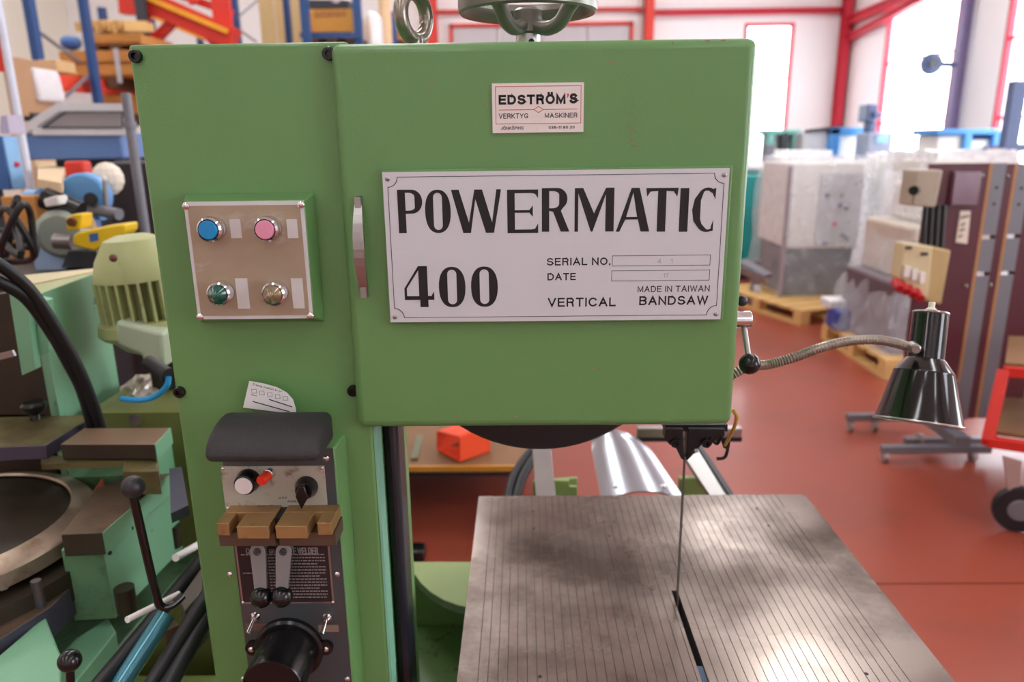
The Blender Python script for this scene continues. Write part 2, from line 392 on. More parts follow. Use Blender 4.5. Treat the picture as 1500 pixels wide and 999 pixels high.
# folding door in the back wall
d = struct(MB().box(-1.15, 1.84, YB-.06, YB, 0, .04).build('door_1', redb, smooth=False))
f_ = MB().box(-1.15, -1.10, YB-.08, YB, .04, 3.5).box(1.79, 1.84, YB-.08, YB, .04, 3.5).box(-1.15, 1.84, YB-.08, YB, 3.45, 3.5)
f_.build('door_frame', redb, d, smooth=False)
px_ = [-1.10, -.37, .37, 1.10, 1.79]
dpanel = M('door_panel_grey', (196, 190, 194), .5, var=.02)
for a, b_ in zip(px_, px_[1:]):
    q = MB().box(a+.012, b_-.012, YB-.04, YB-.005, .05, 3.44)
    k = a+.1
    while k < b_-.05:
        q.box(k, k+.02, YB-.046, YB-.04, .06, 3.42); k += .12
    q.build('door_panel', dpanel, d, smooth=False)
def ibeam(b, p0, p1, w_=.16, h_=.2, ref=(0, 0, 1)):
    p0 = Vector(p0); p1 = Vector(p1); t = (p1-p0).normalized(); a = t.cross(Vector(ref)).normalized(); u = a.cross(t)
    b.bar(p0, p1, .02, h_-.03, ref)
    for sgn in (-1, 1): b.bar(p0+u*sgn*(h_/2-.012), p1+u*sgn*(h_/2-.012), w_, .02, ref)
n = 1
def trim(p0, p1, mat=redb, w_=.16, h_=.2, ref=(0, 0, 1)):
    global n
    b = MB(); ibeam(b, p0, p1, w_, h_, ref); struct(b.build('trim_%d' % n, mat, smooth=False)); n += 1
trim((-1.42, YB-.11, 0), (-1.42, YB-.11, H), w_=.16, h_=.18, ref=(0, 1, 0))
trim((2.08, YB-.11, 0), (2.08, YB-.11, H), w_=.14, h_=.18, ref=(0, 1, 0))
trim((-1.33, YB-.06, 3.68), (1.98, YB-.06, 3.68), w_=.08, h_=.06)
trim((2.18, YB-.06, 3.62), (5.24, YB-.06, 3.62), crim, w_=.1, h_=.09)
trim((5.24, YB-.12, 0), (5.24, YB-.12, H), crim, w_=.13, h_=.16, ref=(0, 1, 0))
trim((5.27, 12.78, 3.45), (5.27, -5.9, 3.7), crim, w_=.12, h_=.14)
trim((5.27, 12.78, 3.18), (5.27, 9.2, 3.52), crim, w_=.1, h_=.1)
trim((5.24, 9.45, 0), (5.24, 9.45, H), M('violet_grey_post', (132, 122, 158), .5), w_=.09, h_=.12, ref=(1, 0, 0))
trim((5.24, 5.6, 0), (5.24, 5.6, H), crim, w_=.1, h_=.14, ref=(1, 0, 0))

# ================================================================== BANDSAW
bs = thing('bandsaw', 'large green vertical bandsaw with silver maker\'s plate and ribbed steel table', 'machine', (-.1, 1.2, 0))
# column
MB().box(-.5085, -.224, 1.035, 1.33, 0, 1.768).build('column', green, bs, bev=.006)
MB().box(-.5085, -.2225, 1.02, 1.037, .05, 1.777).build('column_cover', green, bs, bev=.005, seg=3)
for x, z in ((-.4985, 1.766), (-.247, 1.762), (-.501, 1.303), (-.247, 1.303), (-.498, .55), (-.247, .55)):
    z = min(z, 1.7625)
    MB().lathe([(.0085, 0), (.0085, .006), (.0075, .0075), (.0042, .0075), (.0042, .003), (0, .003)], (x, 1.0205, z), (0, -1, 0), 20).build('socket_bolt', black, bs)
MB().box(-.2225, -.2185, 1.022, 1.06, .05, 1.245).build('column_corner_strip', M('mint_edge', (128, 188, 160), .4), bs)
MB().box(-.2235, -.2, 1.09, 1.165, .45, 1.27).build('tall_black_bar', pad, bs, bev=.012, seg=4)
# upper wheel housing: back plate, roof; door in front
MB().box(-.224, .292, 1.30, 1.32, 1.28, 1.76).box(-.224, .292, 1.1, 1.30, 1.745, 1.76).box(.277, .292, 1.1, 1.30, 1.28, 1.745).build('wheel_housing', green, bs, bev=.003)
door = MB()
door.box(-.2415, .300, 1.0, 1.08, 1.2505, 1.7725)
dob = door.build('door', green, bs, bev=.012, seg=5)
# paint chips
pc = MB()
for (cx, cy, w0, h0) in ((632, 123, 7, 1.2), (896, 92, 6, 1), (908, 93, 3, 1), (930, 214, 4, 2), (926, 190, 3, 1.6), (925, 205, 2, 3), (899, 559, 3, 1), (870, 540, 2, 1),
                         (1036, 60, 5, 1), (1060, 59, 5, 1), (985, 63, 1.5, 1.5), (665, 618, 2, 3), (754, 611, 3, 1), (668, 612, 1.5, 2), (713, 153, 3, 2), (700, 120, 1.2, 1.2)):
    pts = []
    for k in range(9):
        a = -2*math.pi*k/9; rr = random.uniform(.6, 1.2); pts.append(PY(cx+w0*rr*math.cos(a), cy+h0*rr*math.sin(a), .9998))
    pc.ext(pts, (0, .0003, 0))
o = pc.build('paint_chips', M('chip_pink_primer', (150, 112, 92), .6, var=.5, scale=60), bs); o['kind'] = 'stuff'; lab(o, 'small chips in the green door paint')
st = MB()
for k in range(420):
    a = random.gauss(0, 1); b_ = random.gauss(0, 1); cx = 925+11*a; cy = 165+30*b_
    q = PY(cx, cy, .9998); s_ = random.uniform(.0002, .0007)
    st.ext([(q.x-s_, q.y, q.z), (q.x, q.y, q.z+s_), (q.x+s_, q.y, q.z)], (0, .0003, 0))
o = st.build('grime_specks', M('grime', (84, 100, 72), .7), bs); o['kind'] = 'stuff'

# handle on the door
hb = MB(); pr = []
for t in [i/12 for i in range(13)]:
    z = 1.447+t*.135; bow = math.sin(math.pi*t)**.7
    pr.append((z, .999-.004-.022*bow, .0035+.0038*bow))
for i in range(12):
    (z0, y0, h0), (z1, y1, h1) = pr[i], pr[i+1]; xc = -.2155
    hb.hexa([(xc-h0, y0, z0), (xc+h0, y0, z0), (xc+h0, y0+.008, z0), (xc-h0, y0+.008, z0)], [(xc-h1, y1, z1), (xc+h1, y1, z1), (xc+h1, y1+.008, z1), (xc-h1, y1+.008, z1)])
bmesh.ops.remove_doubles(hb.bm, verts=hb.bm.verts, dist=1e-5)
hb.box(-.2195, -.2115, .985, 1.0, 1.447, 1.462).box(-.2195, -.2115, .985, 1.0, 1.567, 1.582)
lab(hb.build('door_handle', steel, bs), 'bowed chrome pull handle')

# maker's plate
X0, X1, Z0, Z1 = -.1815, .2705, 1.4115, 1.613
MB().box(X0-.002, X1+.004, .9905, 1.0, Z0-.002, Z1+.003).build('plate_backing', green, bs, bev=.001)
npl = MB().box(X0, X1, .989, .9906, Z0, Z1).build('name_plate', alum, bs); lab(npl, 'brushed aluminium plate with black lettering')
PW, PH = X1-X0, Z1-Z0
def corner(cx, cz, sx, sz, r=.013, n_=5):   # concave corner with small steps
    pts = [(cx+sx*(r+.003), cz)]
    for k in range(n_+1):
        a = math.pi/2*k/n_
        pts.append((cx+sx*r*math.cos(a), cz+sz*r*math.sin(a)))
    pts.append((cx, cz+sz*(r+.003)))
    return pts
def border(m_):
    x0, x1, z0, z1 = X0+m_, X1-m_, Z0+m_, Z1-m_
    return corner(x0, z0, 1, 1)[::-1] + corner(x1, z0, -1, 1) + corner(x1, z1, -1, -1)[::-1] + corner(x0, z1, 1, -1)
polys([border(.006), border(.0067)], 'border_line', ink, npl, .989, ID, .0003)
# drawn letterforms: each glyph in plate pixels (crop coordinates turned into plate fractions)
def ell(cx, cy, rx, ry, n_=28, pw=1.0):
    o_ = []
    for k in range(n_):
        a = 2*math.pi*k/n_; c_, s_ = math.cos(a), math.sin(a)
        o_.append((cx+rx*math.copysign(abs(c_)**pw, c_), cy+ry*math.copysign(abs(s_)**pw, s_)))
    return o_
def arc(cx, cy, rx, ry, a0, a1, n_=10):
    return [(cx+rx*math.cos(R(a0+(a1-a0)*k/n_)), cy+ry*math.sin(R(a0+(a1-a0)*k/n_))) for k in range(n_+1)]
# glyphs on unit height (0..1), widths in the same unit
def gP(): return 0, [[(0,0),(.18,0),(.18,.45),(.32,.45)]+arc(.34,.725,.24,.275,-80,80)+[(.32,1),(0,1)], [(.18,.52),(.18,.93)]+arc(.26,.84,.14,.09,90,0,5)+arc(.26,.6,.14,.08,0,-90,5)]
def gO(w_=.58): return 0, [ell(w_/2,.5,w_/2,.5,32,.86), [(w_/2-.1,.22)]+arc(w_/2,.18,.1,.11,180,360,8)+arc(w_/2,.82,.1,.11,0,180,8)]
def gW(): return 0, [[(0,1),(.18,1),(.40,.24),(.54,1),(.72,1),(.94,.24),(1.05,1),(1.16,1),(.98,0),(.79,0),(.56,.78),(.44,0),(.26,0)]]
def gE(): return 0, [[(0,0),(.70,0),(.70,.22),(.63,.1),(.55,.08),(.17,.08),(.17,.47),(.50,.47),(.58,.37),(.58,.64),(.50,.53),(.17,.53),(.17,.92),(.55,.92),(.63,.9),(.70,.8),(.70,1),(0,1)]]
def gR(): return 0, [[(0,0),(.17,0),(.17,.48),(.26,.46),(.44,0),(.64,0),(.44,.48)]+arc(.36,.755,.23,.245,-55,85)+[(.30,1),(0,1)], [(.17,.54),(.17,.93)]+arc(.25,.84,.15,.09,90,0,5)+arc(.25,.64,.15,.1,0,-90,5)]
def gM(): return 0, [[(0,0),(.08,0),(.08,.88),(.37,0),(.41,0),(.70,.85),(.70,0),(.89,0),(.89,1),(.70,1),(.44,.42),(.19,1),(0,1)]]
def gA(): return 0, [[(0,0),(.08,0),(.21,.28),(.50,.28),(.57,0),(.77,0),(.52,1),(.34,1)], [(.23,.34),(.38,.9),(.48,.34)]]
def gT(): return 0, [[(.25,0),(.43,0),(.43,.93),(.58,.92),(.66,.8),(.68,1),(0,1),(.02,.8),(.09,.92),(.25,.93)]]
def gI(): return 0, [[(0,0),(.18,0),(.18,1),(0,1)]]
def gC(): return 0, [[(.52,.02),(.52,.27),(.47,.12)]+arc(.40,.16,.1,.11,-45,-120,5)+[(.24,.18),(.20,.3),(.20,.72),(.24,.84)]+arc(.34,.86,.1,.08,140,40,5)+[(.47,.88),(.54,.74),(.55,1),(.47,.97)]+arc(.36,.68,.28,.33,70,130,5)+[(.05,.75),(0,.5),(.04,.25)]+arc(.36,.32,.28,.33,225,290,5)]
def g4(): return 0, [[(.38,0),(.58,0),(.58,.18),(.64,.18),(.71,.36),(.71,.36),(.70,.18),(.70,.18),(.72,.18),(.72,.38),(.64,.27),(.58,.27),(.58,1),(.36,1),(0,.46),(0,.18),(.38,.18)], [(.06,.27),(.06,.46),(.38,.92),(.38,.27)]]
def g4(): return 0, [[(.38,0),(.58,0),(.58,.18),(.73,.18),(.73,.38),(.66,.27),(.58,.27),(.58,1),(.36,1),(0,.46),(0,.18),(.38,.18)], [(.06,.27),(.06,.46),(.36,.90),(.36,.27)]]
CH = .0605
def glyph(g, px, py0, py1, pw):   # px: left edge pixel, width pixels, top/bottom pixels on the plate plane
    a = PY(px, (py0+py1)/2, .989); b2 = PY(px+pw, (py0+py1)/2, .989); zt = PY(px, py0, .989).z; zb = PY(px, py1, .989).z
    sh = g()[1]; mx_ = max(x for s0 in sh[:1] for x, _ in s0); kx = (b2.x-a.x)/mx_
    polys(sh, 'letter', ink, npl, .989, lambda u, v: (a.x+u*kx, zb+v*(zt-zb)))
S2 = 1124/270
for g, xl, xr in ((gP,138,288),(gO,303,459),(gW,464,768),(gE,804,992)):
    glyph(g, 550+xl/S2, 278, 341.5, (xr-xl)/S2)
S3 = 1290/310
for g, xl, xr in ((gR,57,226),(gM,257,497),(gA,511,716),(gT,690,885),(gI,897,950),(gC,973,1113)):
    glyph(g, 780+xl/S3, 275.5, 339.5, (xr-xl)/S3)
glyph(g4, 550+176/S2, 390, 450, 180/S2)
glyph(gO, 550+387/S2, 391, 450, 162/S2); glyph(gO, 550+583/S2, 390.5, 449.5, 163/S2)
def ptext(body, x0, y0, x1, y1, parent, D, mat=ink, bold=.17, name='lettering'):
    ym = (y0+y1)/2; a = PY(x0, ym, D); b2 = PY(x1, ym, D)
    return stroke(body, name, mat, parent, D, a.x, b2.x, PY((x0+x1)/2, y1, D).z, PY((x0+x1)/2, y0, D).z, bold)
ptext('SERIAL NO.', 801, 377.5, 894, 388.5, npl, .989)
ptext('DATE', 802, 400, 843.5, 410.5, npl, .989)
ptext('VERTICAL', 802.5, 436, 902, 449, npl, .989)
ptext('BANDSAW', 936.5, 433.5, 1037, 446.5, npl, .989)
ptext('MADE IN TAIWAN', 934, 418.5, 1039.5, 427.5, npl, .989, bold=.14)
ptext('4   1', 963, 379, 985, 386, npl, .989, M('faint_stamp', (160, 160, 164), .5), .1)
ptext('17', 972, 400.5, 979, 406.5, npl, .989, M('faint_stamp'), .1)
for (xa, ya, xb, yb) in ((896.5, 373, 1041, 390), (895.5, 395, 1040, 412)):
    a = PY(xa, yb, .989); b2 = PY(xb, ya, .989)
    polys(ring2(a.x, b2.x, a.z, b2.z, .0006), 'entry_box', ink, npl, .989, ID, .0003)
for cx, cz in ((X0+.0065, Z1-.0085), (X1-.0065, Z1-.0085), (X0+.0065, Z0+.0075), (X1-.0065, Z0+.0075)):
    MB().lathe([(.0032, 0), (.0032, .0008), (.0022, .0016), (0, .0018)], (cx, .989, cz), (0, -1, 0), 14).build('rivet', steel, npl)

# dealer sign
DX0, DX1, DZ0, DZ1 = -.0365, .081, 1.6605, 1.7215
dl = MB().box(DX0, DX1, .9975, 1.0, DZ0, DZ1).build('dealer_sign', M('white_sign', (226, 220, 216), .45, var=.02), bs); lab(dl, 'white dealer sign with red outline')
DD = .9975
def dmp(x, y): return DX0+(x-603)/(1111-603)*(DX1-DX0), DZ1-(y-452)/(726-452)*(DZ1-DZ0)
def dtext(b, x0, y0, x1, y1, mat=ink, bold=.15):
    a = dmp(x0, y1); c_ = dmp(x1, y0); stroke(b, 'lettering', mat, dl, DD, a[0], c_[0], a[1], c_[1], bold)
dtext('EDSTRÖM', 639, 515, 1010, 569, bold=.24); polys([[dmp(1016, 513), dmp(1029, 513), dmp(1027, 526), dmp(1020, 536), dmp(1016, 535), dmp(1020, 524)]], 'apostrophe', redink, dl, DD, ID); dtext('S', 1032, 511, 1076, 568, bold=.26)
dtext('VERKTYG', 639, 618, 803, 646, bold=.14); dtext('MASKINER', 895, 618, 1076, 645, bold=.14)
dtext('JÖNKÖPING', 650, 691, 777, 708, bold=.15); dtext('036-11 80 20', 916, 691, 1062, 706, bold=.19); dtext('·', 850, 696, 854, 706, bold=.24)
polys([[dmp(621, 468), dmp(1097, 468), dmp(1097, 677), dmp(621, 677)], [dmp(624, 471), dmp(1094, 471), dmp(1094, 674), dmp(624, 674)]], 'red_outline', redink, dl, DD, ID, .0003)
polys([[dmp(830, 598), dmp(860, 579), dmp(890, 598), dmp(860, 617)], [dmp(836, 598), dmp(860, 583), dmp(884, 598), dmp(860, 613)]], 'red_diamond', redink, dl, DD, ID, .0003)
polys([[dmp(640, 596.5), dmp(831, 596.5), dmp(831, 599.5), dmp(640, 599.5)]], 'red_rule', redink, dl, DD, ID, .0003)
polys([[dmp(889, 596.5), dmp(1076, 596.5), dmp(1076, 599.5), dmp(889, 599.5)]], 'red_rule', redink, dl, DD, ID, .0003)

# control box
cb = MB(); a = (-.446, -.286, 1.4185, 1.579); b_ = (-.4575, -.2805, 1.406, 1.587)
cb.hexa([(b_[0],1.02,b_[2]),(b_[1],1.02,b_[2]),(b_[1],1.02,b_[3]),(b_[0],1.02,b_[3])], [(a[0],.986,a[2]),(a[1],.986,a[2]),(a[1],.986,a[3]),(a[0],.986,a[3])])
cbo = cb.build('control_box', green, bs, bev=.0025)
MB().box(a[0]+.0008, a[1]-.0008, .9845, .9862, a[2]+.0008, a[3]-.0008).build('plate_border', rim, cbo)
MB().box(a[0]+.0055, a[1]-.0055, .9838, .9847, a[2]+.0055, a[3]-.006).build('bronze_plate', tan, cbo)
def screw(x, y, z, r_, par, mat=None):
    b = MB().lathe([(r_, 0), (r_*.95, r_*.35), (r_*.6, r_*.65), (r_*.2, r_*.72), (r_*.2, r_*.3), (0, r_*.3)], (x, y, z), (0, -1, 0), 16)
    return b.build('screw', mat or chrome, par)
for x, z in ((a[0]+.004, a[3]-.006), (a[1]-.004, a[3]-.006), (a[0]+.0045, a[2]+.0045), (a[1]-.004, a[2]+.0045)): screw(x, .984, z, .005, cbo)
for (xa, xb, ya, yb) in ((338, 353.5, 321, 349), (421, 436, 321, 349), (347.5, 364, 407.5, 452), (429, 444, 407.5, 451.5)):
    # ribbed label slips, one beside each lamp or button
    pa = PY((xa+xb)/2-6.5, yb, .9838); pb = PY((xa+xb)/2+6.5, ya, .9838)
    MB().box(pa.x, pb.x, .9828, .9839, pa.z, pb.z).build('label_slip', label, cbo)
def button(x, z, capm, name, cl):
    r_ = .0165
    o = MB().lathe([(r_, 0), (r_, .006), (r_*.93, .009), (r_*1.02, .012), (r_*.98, .019), (r_*.84, .0215), (r_*.8, .019), (0, .019)], (x, .984, z), (0, -1, 0), 36).build(name, chrome, bs)
    MB().lathe([(r_*.80, 0), (r_*.80, .0008), (0, .0008)], (x, .984-.0193, z), (0, -1, 0), 28).build('black_ring', black, o)
    c_ = MB().lathe([(r_*.74, 0), (r_*.74, .0035), (r_*.68, .0045), (0, .0048)], (x, .984-.0196, z), (0, -1, 0), 32).build('button_cap', capm, o); lab(c_, cl)
    return o
lab(button(-.4075, 1.5435, bluep, 'push_button', 'sky blue button cap'), 'chrome ringed push button with blue cap')
lab(button(-.3335, 1.543, pinkp, 'push_button', 'pink button cap'), 'chrome ringed push button with pink cap')
def pilot(x, z, lm, cl):
    r_ = .0165
    o = MB().lathe([(r_, 0), (r_, .006), (r_*.92, .009), (r_*1.0, .0115), (r_*.96, .016), (r_*.82, .018), (r_*.78, .014), (0, .014)], (x, .984, z), (0, -1, 0), 36).build('pilot_lamp', chrome, bs)
    prof = [(r_*.76, 0)]
    for k in range(5):
        q = r_*.76*(1-k/5.4); prof += [(q, .004+k*.0024), (q*.92, .0052+k*.0024)]
    prof.append((0, .0165))
    c_ = MB().lathe(prof, (x, .984-.015, z), (0, -1, 0), 32).build('lens', lm, o); lab(c_, cl); return o
lab(pilot(-.4065, 1.4575, greenl, 'dark green faceted lens'), 'pilot lamp with dark green lens')
lab(pilot(-.333, 1.4565, amberl, 'smoky clear stepped lens'), 'pilot lamp with smoky clear lens')

# blade welder unit
wp = MB(); a = (-.4365, -.2735, .45, 1.2275); b_ = (-.441, -.262, .44, 1.236)
wp.hexa([(b_[0],1.02,b_[2]),(b_[1],1.02,b_[2]),(b_[1],1.02,b_[3]),(b_[0],1.02,b_[3])], [(a[0],.986,a[2]),(a[1],.986,a[2]),(a[1],.986,a[3]),(a[0],.986,a[3])])
wpo = wp.build('welder_box', green, bs, bev=.004, seg=3)
MB().box(a[0]+.001, a[1]-.001, .9842, .9862, a[2], a[3]-.001).build('welder_panel', dsteel, wpo)
for px, py in ((478, 671), (337, 841), (494, 841), (357, 994), (509, 994)):
    q = PY(px, py, .984); screw(q.x, .9842, q.z, .0046, wpo)
g_ = MB(); xa, xb = -.4235, -.2695
prof = [(.9842, 1.286), (.962, 1.287), (.938, 1.284), (.918, 1.277), (.905, 1.267), (.899, 1.256), (.898, 1.2425), (.9842, 1.2405)]
g_.hexa([(xa, y, z) for y, z in prof], [(xb, y, z) for y, z in prof])
lab(g_.build('grinder_guard', guardm, bs, bev=.012, seg=4, ang=50), 'black crackle finish rounded wheel guard')
spl = MB().box(-.4395, -.2885, .9832, .9844, 1.1305, 1.2005).build('switch_plate', swp, wpo)
for x, z in ((-.436, 1.197), (-.292, 1.197), (-.436, 1.134), (-.292, 1.134)): screw(x, .9832, z, .0025, wpo)
ptext('MIN', 383, 703, 398, 706, wpo, .9832, ink, .14); ptext('OFF', 408, 728, 421, 731, wpo, .9832, ink, .14); ptext('2      4      6', 358, 739, 400, 741.5, wpo, .9832, ink, .14); ptext('ANNEAL', 421, 733, 441, 736, wpo, .9832, ink, .14)
# white push button, red push button, selector
q = PY(358, 709, .965)
o = MB().lathe([(.0175, 0), (.0175, .006), (.0165, .011), (.0152, .018), (.0135, .019), (0, .019)], (q.x, .984, q.z-.002), (-.05, -1, -.02), 32).build('push_button', black, bs); lab(o, 'black ringed push button with white cap')
lab(MB().lathe([(.0125, 0), (.0125, .003), (.0115, .004), (0, .0042)], Vector((q.x, .984, q.z-.002))+Vector((-.05, -1, -.02)).normalized()*.019, (-.05, -1, -.02), 28).build('button_cap', white, o), 'white button cap')
q = PY(397, 692, .984); ax_ = Vector((-.25, -1, -.05)).normalized()
o = MB().lathe([(.0085, 0), (.0085, .008), (.0065, .009), (.0065, .011)], q, ax_, 20).build('push_button', chrome, bs); lab(o, 'small slanted push button with red cap')
lab(MB().lathe([(.0072, 0), (.0075, .016), (.0065, .019), (0, .0195)], q+ax_*.008, ax_, 24).build('button_cap', redp, o), 'tall red button cap')
q = PY(450, 712, .984); sx, sz = q.x, q.z
o = MB().lathe([(.0165, 0), (.0165, .006), (.013, .014), (.0125, .018), (0, .018)], (sx, .984, sz), (0, -1, 0), 28).build('selector_switch', black, bs)
h_ = MB(); h_.ext([(sx-.005, .966, sz+.012), (sx+.004, .966, sz+.013), (sx+.008, .966, sz-.005), (sx-.003, .966, sz-.024), (sx-.010, .966, sz-.004)], (0, -.009, 0))
h_.build('pointer', black, o, bev=.0015)
# brass clamping jaws
def jaw(x0, x1, big_right, par):
    z0, z1 = 1.119, 1.1385
    base = MB().box(x0-.002, x1+.002, .938, .984, 1.098, z0).build('jaw_base', M('browned_steel', (92, 74, 62), .5, .3, var=.2), par)
    b = MB()
    b.box(x0, x1, .962, .984, z0, z1)
    if big_right: b.box(x0, x0+.018, .930, .962, z0, z1); b.box(x1-.044, x1, .921, .962, z0, z1)
    else: b.box(x0, x0+.044, .921, .962, z0, z1); b.box(x1-.02, x1, .930, .962, z0, z1)
    return b.build('brass_jaw', brass, par, bev=.0012)
jaw(-.432, -.356, True, bs); jaw(-.346, -.270, False, bs)
screw(-.293, .9622, 1.127, .002, bs, ink)
MB().box(-.356, -.346, .95, .984, 1.10, 1.135).build('jaw_gap_dark', blackr, bs)  # black block stands in for the dark gap between the jaws
# instruction plate
ip = MB().box(-.4325, -.2905, .9825, .9843, .9735, 1.0755).build('instruction_plate', steel, bs); lab(ip, 'dark instruction plate with silver border')
MB().box(-.4295, -.2935, .9818, .9826, .9765, 1.0725).build('dark_field', M('plate_dark_field', (48, 40, 42), .4, .2, var=.2), ip)
gi = M('grey_print', (150, 146, 146), .5)
ptext('Q', 360, 803, 366, 812, ip, .9818, gi, .13); ptext('GH', 394, 804, 402, 811, ip, .9818, gi, .13); ptext('E WELDER', 429, 802, 466, 812, ip, .9818, gi, .15)
fine = MB(); zz = 1.057
for row in range(15):
    x = -.4245 if row in (0, 6) else -.385
    while x < -.300 - (.012 if row % 4 == 3 else 0):
        l_ = random.uniform(.002, .006); fine.box(x, min(x+l_, -.299), .9814, .9818, zz, zz+.0016); x += l_+.0013
    zz -= .0052
o = fine.build('small_print', gi, ip); o['kind'] = 'stuff'
for x, z in ((-.4305, 1.0735), (-.2925, 1.0735), (-.4305, .9755), (-.2925, .9755)): screw(x, .9825, z, .0024, ip)
# levers
for px, py, bx_, by in ((377, 808, 382, 874), (415, 808, 412, 873)):
    p0 = PY(px, py, .955); p1 = PY(bx_, by, .942)
    l_ = MB()
    w0, w1 = .0115, .0085; t = (p1-p0); nx = Vector((t.z, 0, -t.x)).normalized()
    pts = [p0+nx*(-w0)]
    for k in range(9):
        a_ = math.pi*k/8; pts.append(p0-nx*(w0*math.cos(a_))-t.normalized()*(w0*math.sin(a_)))
    pts += [p1+nx*w1, p1-nx*w1]
    l_.ext(pts[1:], (0, .006, 0))
    l_.cyl((p0.x, .984, p0.z), (p0.x, .958, p0.z), .009, n=20)
    lo = l_.build('clamp_lever', M('dull_lever_steel', (140, 142, 142), .4, .6), bs, bev=.0008); 
    MB().lathe([(.0055, 0), (.0055, .003), (.003, .003), (.003, .001), (0, .001)], (p0.x, p0.y+.0005, p0.z), (0, -1, 0), 14).build('pivot_screw', dsteel, lo)
    MB().sph(p1+Vector((0, .002, -.002)), .0158, 26).build('ball_knob', black, lo)
# toggles
for px, py, dx in ((374, 903, -.003), (479, 905, -.002)):
    q = PY(px, py, .982)
    MB().box(q.x-.016-(.002 if px < 400 else -.001), q.x+.016, .9832, .9843, q.z-.026, q.z-.014).build('label_slip', M('brown_label', (112, 88, 82), .5, .2) if px < 400 else M('tarnished_label', (150, 130, 116), .45, .3), wpo)
    t_ = MB().lathe([(.0075, 0), (.0075, .003), (.006, .005), (.0045, .009), (0, .009)], (q.x, .9842, q.z), (0, -1, 0), 18)
    t_.cyl((q.x, .976, q.z), (q.x+dx, .957, q.z-.010), .0022, .0032, n=12)
    t_.build('toggle_switch', chrome, bs)
# big knob
q = PY(425, 948, .984)
fo = MB().lathe([(.053, 0), (.053, .008), (.049, .011), (0, .011)], (q.x, .9842, q.z), (0, -1, 0), 48)
for sx in (-1, 1): fo.lathe([(.012, 0), (.012, .007), (0, .007)], (q.x+sx*.056, .9842, q.z+.002), (0, -1, 0), 20)
fo = fo.build('dial_flange', black, bs)
for sx in (-1, 1): screw(q.x+sx*.058, .977, q.z+.002, .0045, bs)
MB().lathe([(.0445, 0), (.0445, .012), (.0435, .075), (.0425, .078), (.040, .0785), (.0395, .076), (0, .076)], (q.x, .975, q.z), (0, -1, 0), 56).build('dial_knob', black, bs)
# wheel visible under door + guard
q = PY(792, 653, 1.2); zc = q.z+.24
whl = MB().lathe([(.19, 0), (.19, -.004), (.236, -.004), (.24, .0), (.24, .03), (.236, .034), (.19, .034), (.19, 0)], (q.x, 1.185, zc), (0, 1, 0), 72, cap=False).build('upper_wheel', blackr, bs)
wd = MB().lathe([(.03, 0), (.192, .006), (.192, .02), (.03, .02)], (q.x, 1.19, zc), (0, 1, 0), 48)
wd.build('wheel_disc', M('dark_wheel_disc', (34, 34, 38), .6), whl)
# blade and guide
MB().box(.2905, .2918, 1.238, 1.251, .3, 1.6).build('saw_blade', M('blade_steel', (96, 88, 82), .45, .5), bs)
tb = MB()
z = .62
while z < 1.16:
    tb.ext([(.2905, 1.238, z), (.2905, 1.238, z+.004), (.2905, 1.2345, z+.001)], (.0013, 0, 0)); z += .0042
o = tb.build('blade_teeth', M('blade_steel'), bs); o['kind'] = 'stuff'
gl = [(975, 628), (1001, 628), (1003, 676), (998, 672), (990, 656), (981, 652), (974, 643)]
gr = [(1008, 628), (1062, 628), (1062, 640), (1048, 645), (1040, 655), (1030, 650), (1014, 668), (1006, 676)]
guide = M('black_iron_guide', (32, 32, 36), .45, .3)
go = MB().face(gl, 1.2, .025).build('guide_block', guide, bs, bev=.002)
MB().face(gr, 1.2, .025).build('guide_block', guide, bs, bev=.002)
MB().face([(974, 622), (1066, 622), (1066, 632), (974, 632)], 1.21, .06).build('guide_bracket', guide, bs)
for px, py in ((989, 648), (1034, 648)):
    qq = PY(px, py, 1.2)
    MB().lathe([(.009, 0), (.009, .006), (.005, .006), (.005, .002), (0, .002)], (qq.x, 1.2, qq.z), (0, -1, 0), 6).build('hex_bolt', guide, bs)
MB().tube([PY(1040, 640, 1.2), PY(1050, 650, 1.22), PY(1057, 640, 1.2), PY(1062, 655, 1.22), PY(1068, 640, 1.2), PY(1063, 668, 1.21), PY(1050, 672, 1.21)], .003, 8).build('tangled_wire', blackr, bs)
yw = MB().tube([PY(1074, 602, 1.1), PY(1079, 612, 1.12), PY(1073, 632, 1.15), PY(1062, 652, 1.2)], .003, 8).build('yellow_hose', M('amber_tube', (200, 156, 50), .4), bs)
MB().bar(PY(1003, 668, 1.22), PY(1020, 660, 1.19), .006, .006).build('guide_pin', steel, bs)
# eye bolt, hand wheel
eb = MB(); cen = Vector((-.1525, 1.15, 1.826)); ex = Vector((math.cos(R(62)), math.sin(R(62)), 0)); ez = Vector((0, 0, 1))
rings = []
N1, N2 = 36, 14
vs = []
for i in range(N1):
    a_ = 2*math.pi*i/N1; rad = ex*math.cos(a_)+ez*math.sin(a_); rowv = []
    for j in range(N2):
        b2 = 2*math.pi*j/N2; rr = .0105
        rowv.append(eb.bm.verts.new(cen+rad*(.031+rr*math.cos(b2))+ex.cross(ez)*(rr*math.sin(b2))))
    vs.append(rowv)
for i in range(N1):
    for j in range(N2): eb.bm.faces.new((vs[i][j], vs[(i+1) % N1][j], vs[(i+1) % N1][(j+1) % N2], vs[i][(j+1) % N2]))
eb.lathe([(.017, 0), (.017, .008), (.012, .012), (.011, .026)], (-.1525, 1.15, 1.7725), (0, 0, 1), 24)
eyes = M('dull_galvanised', (150, 142, 132), .28, .9, var=.2, scale=60)
lab(eb.build('lifting_eye', eyes, bs), 'steel lifting eye on the roof')
MB().box(-.19, -.11, 1.09, 1.21, 1.760, 1.773).build('eye_pad', green, bs)
hx, hy, hz = .012, 1.2, 1.846
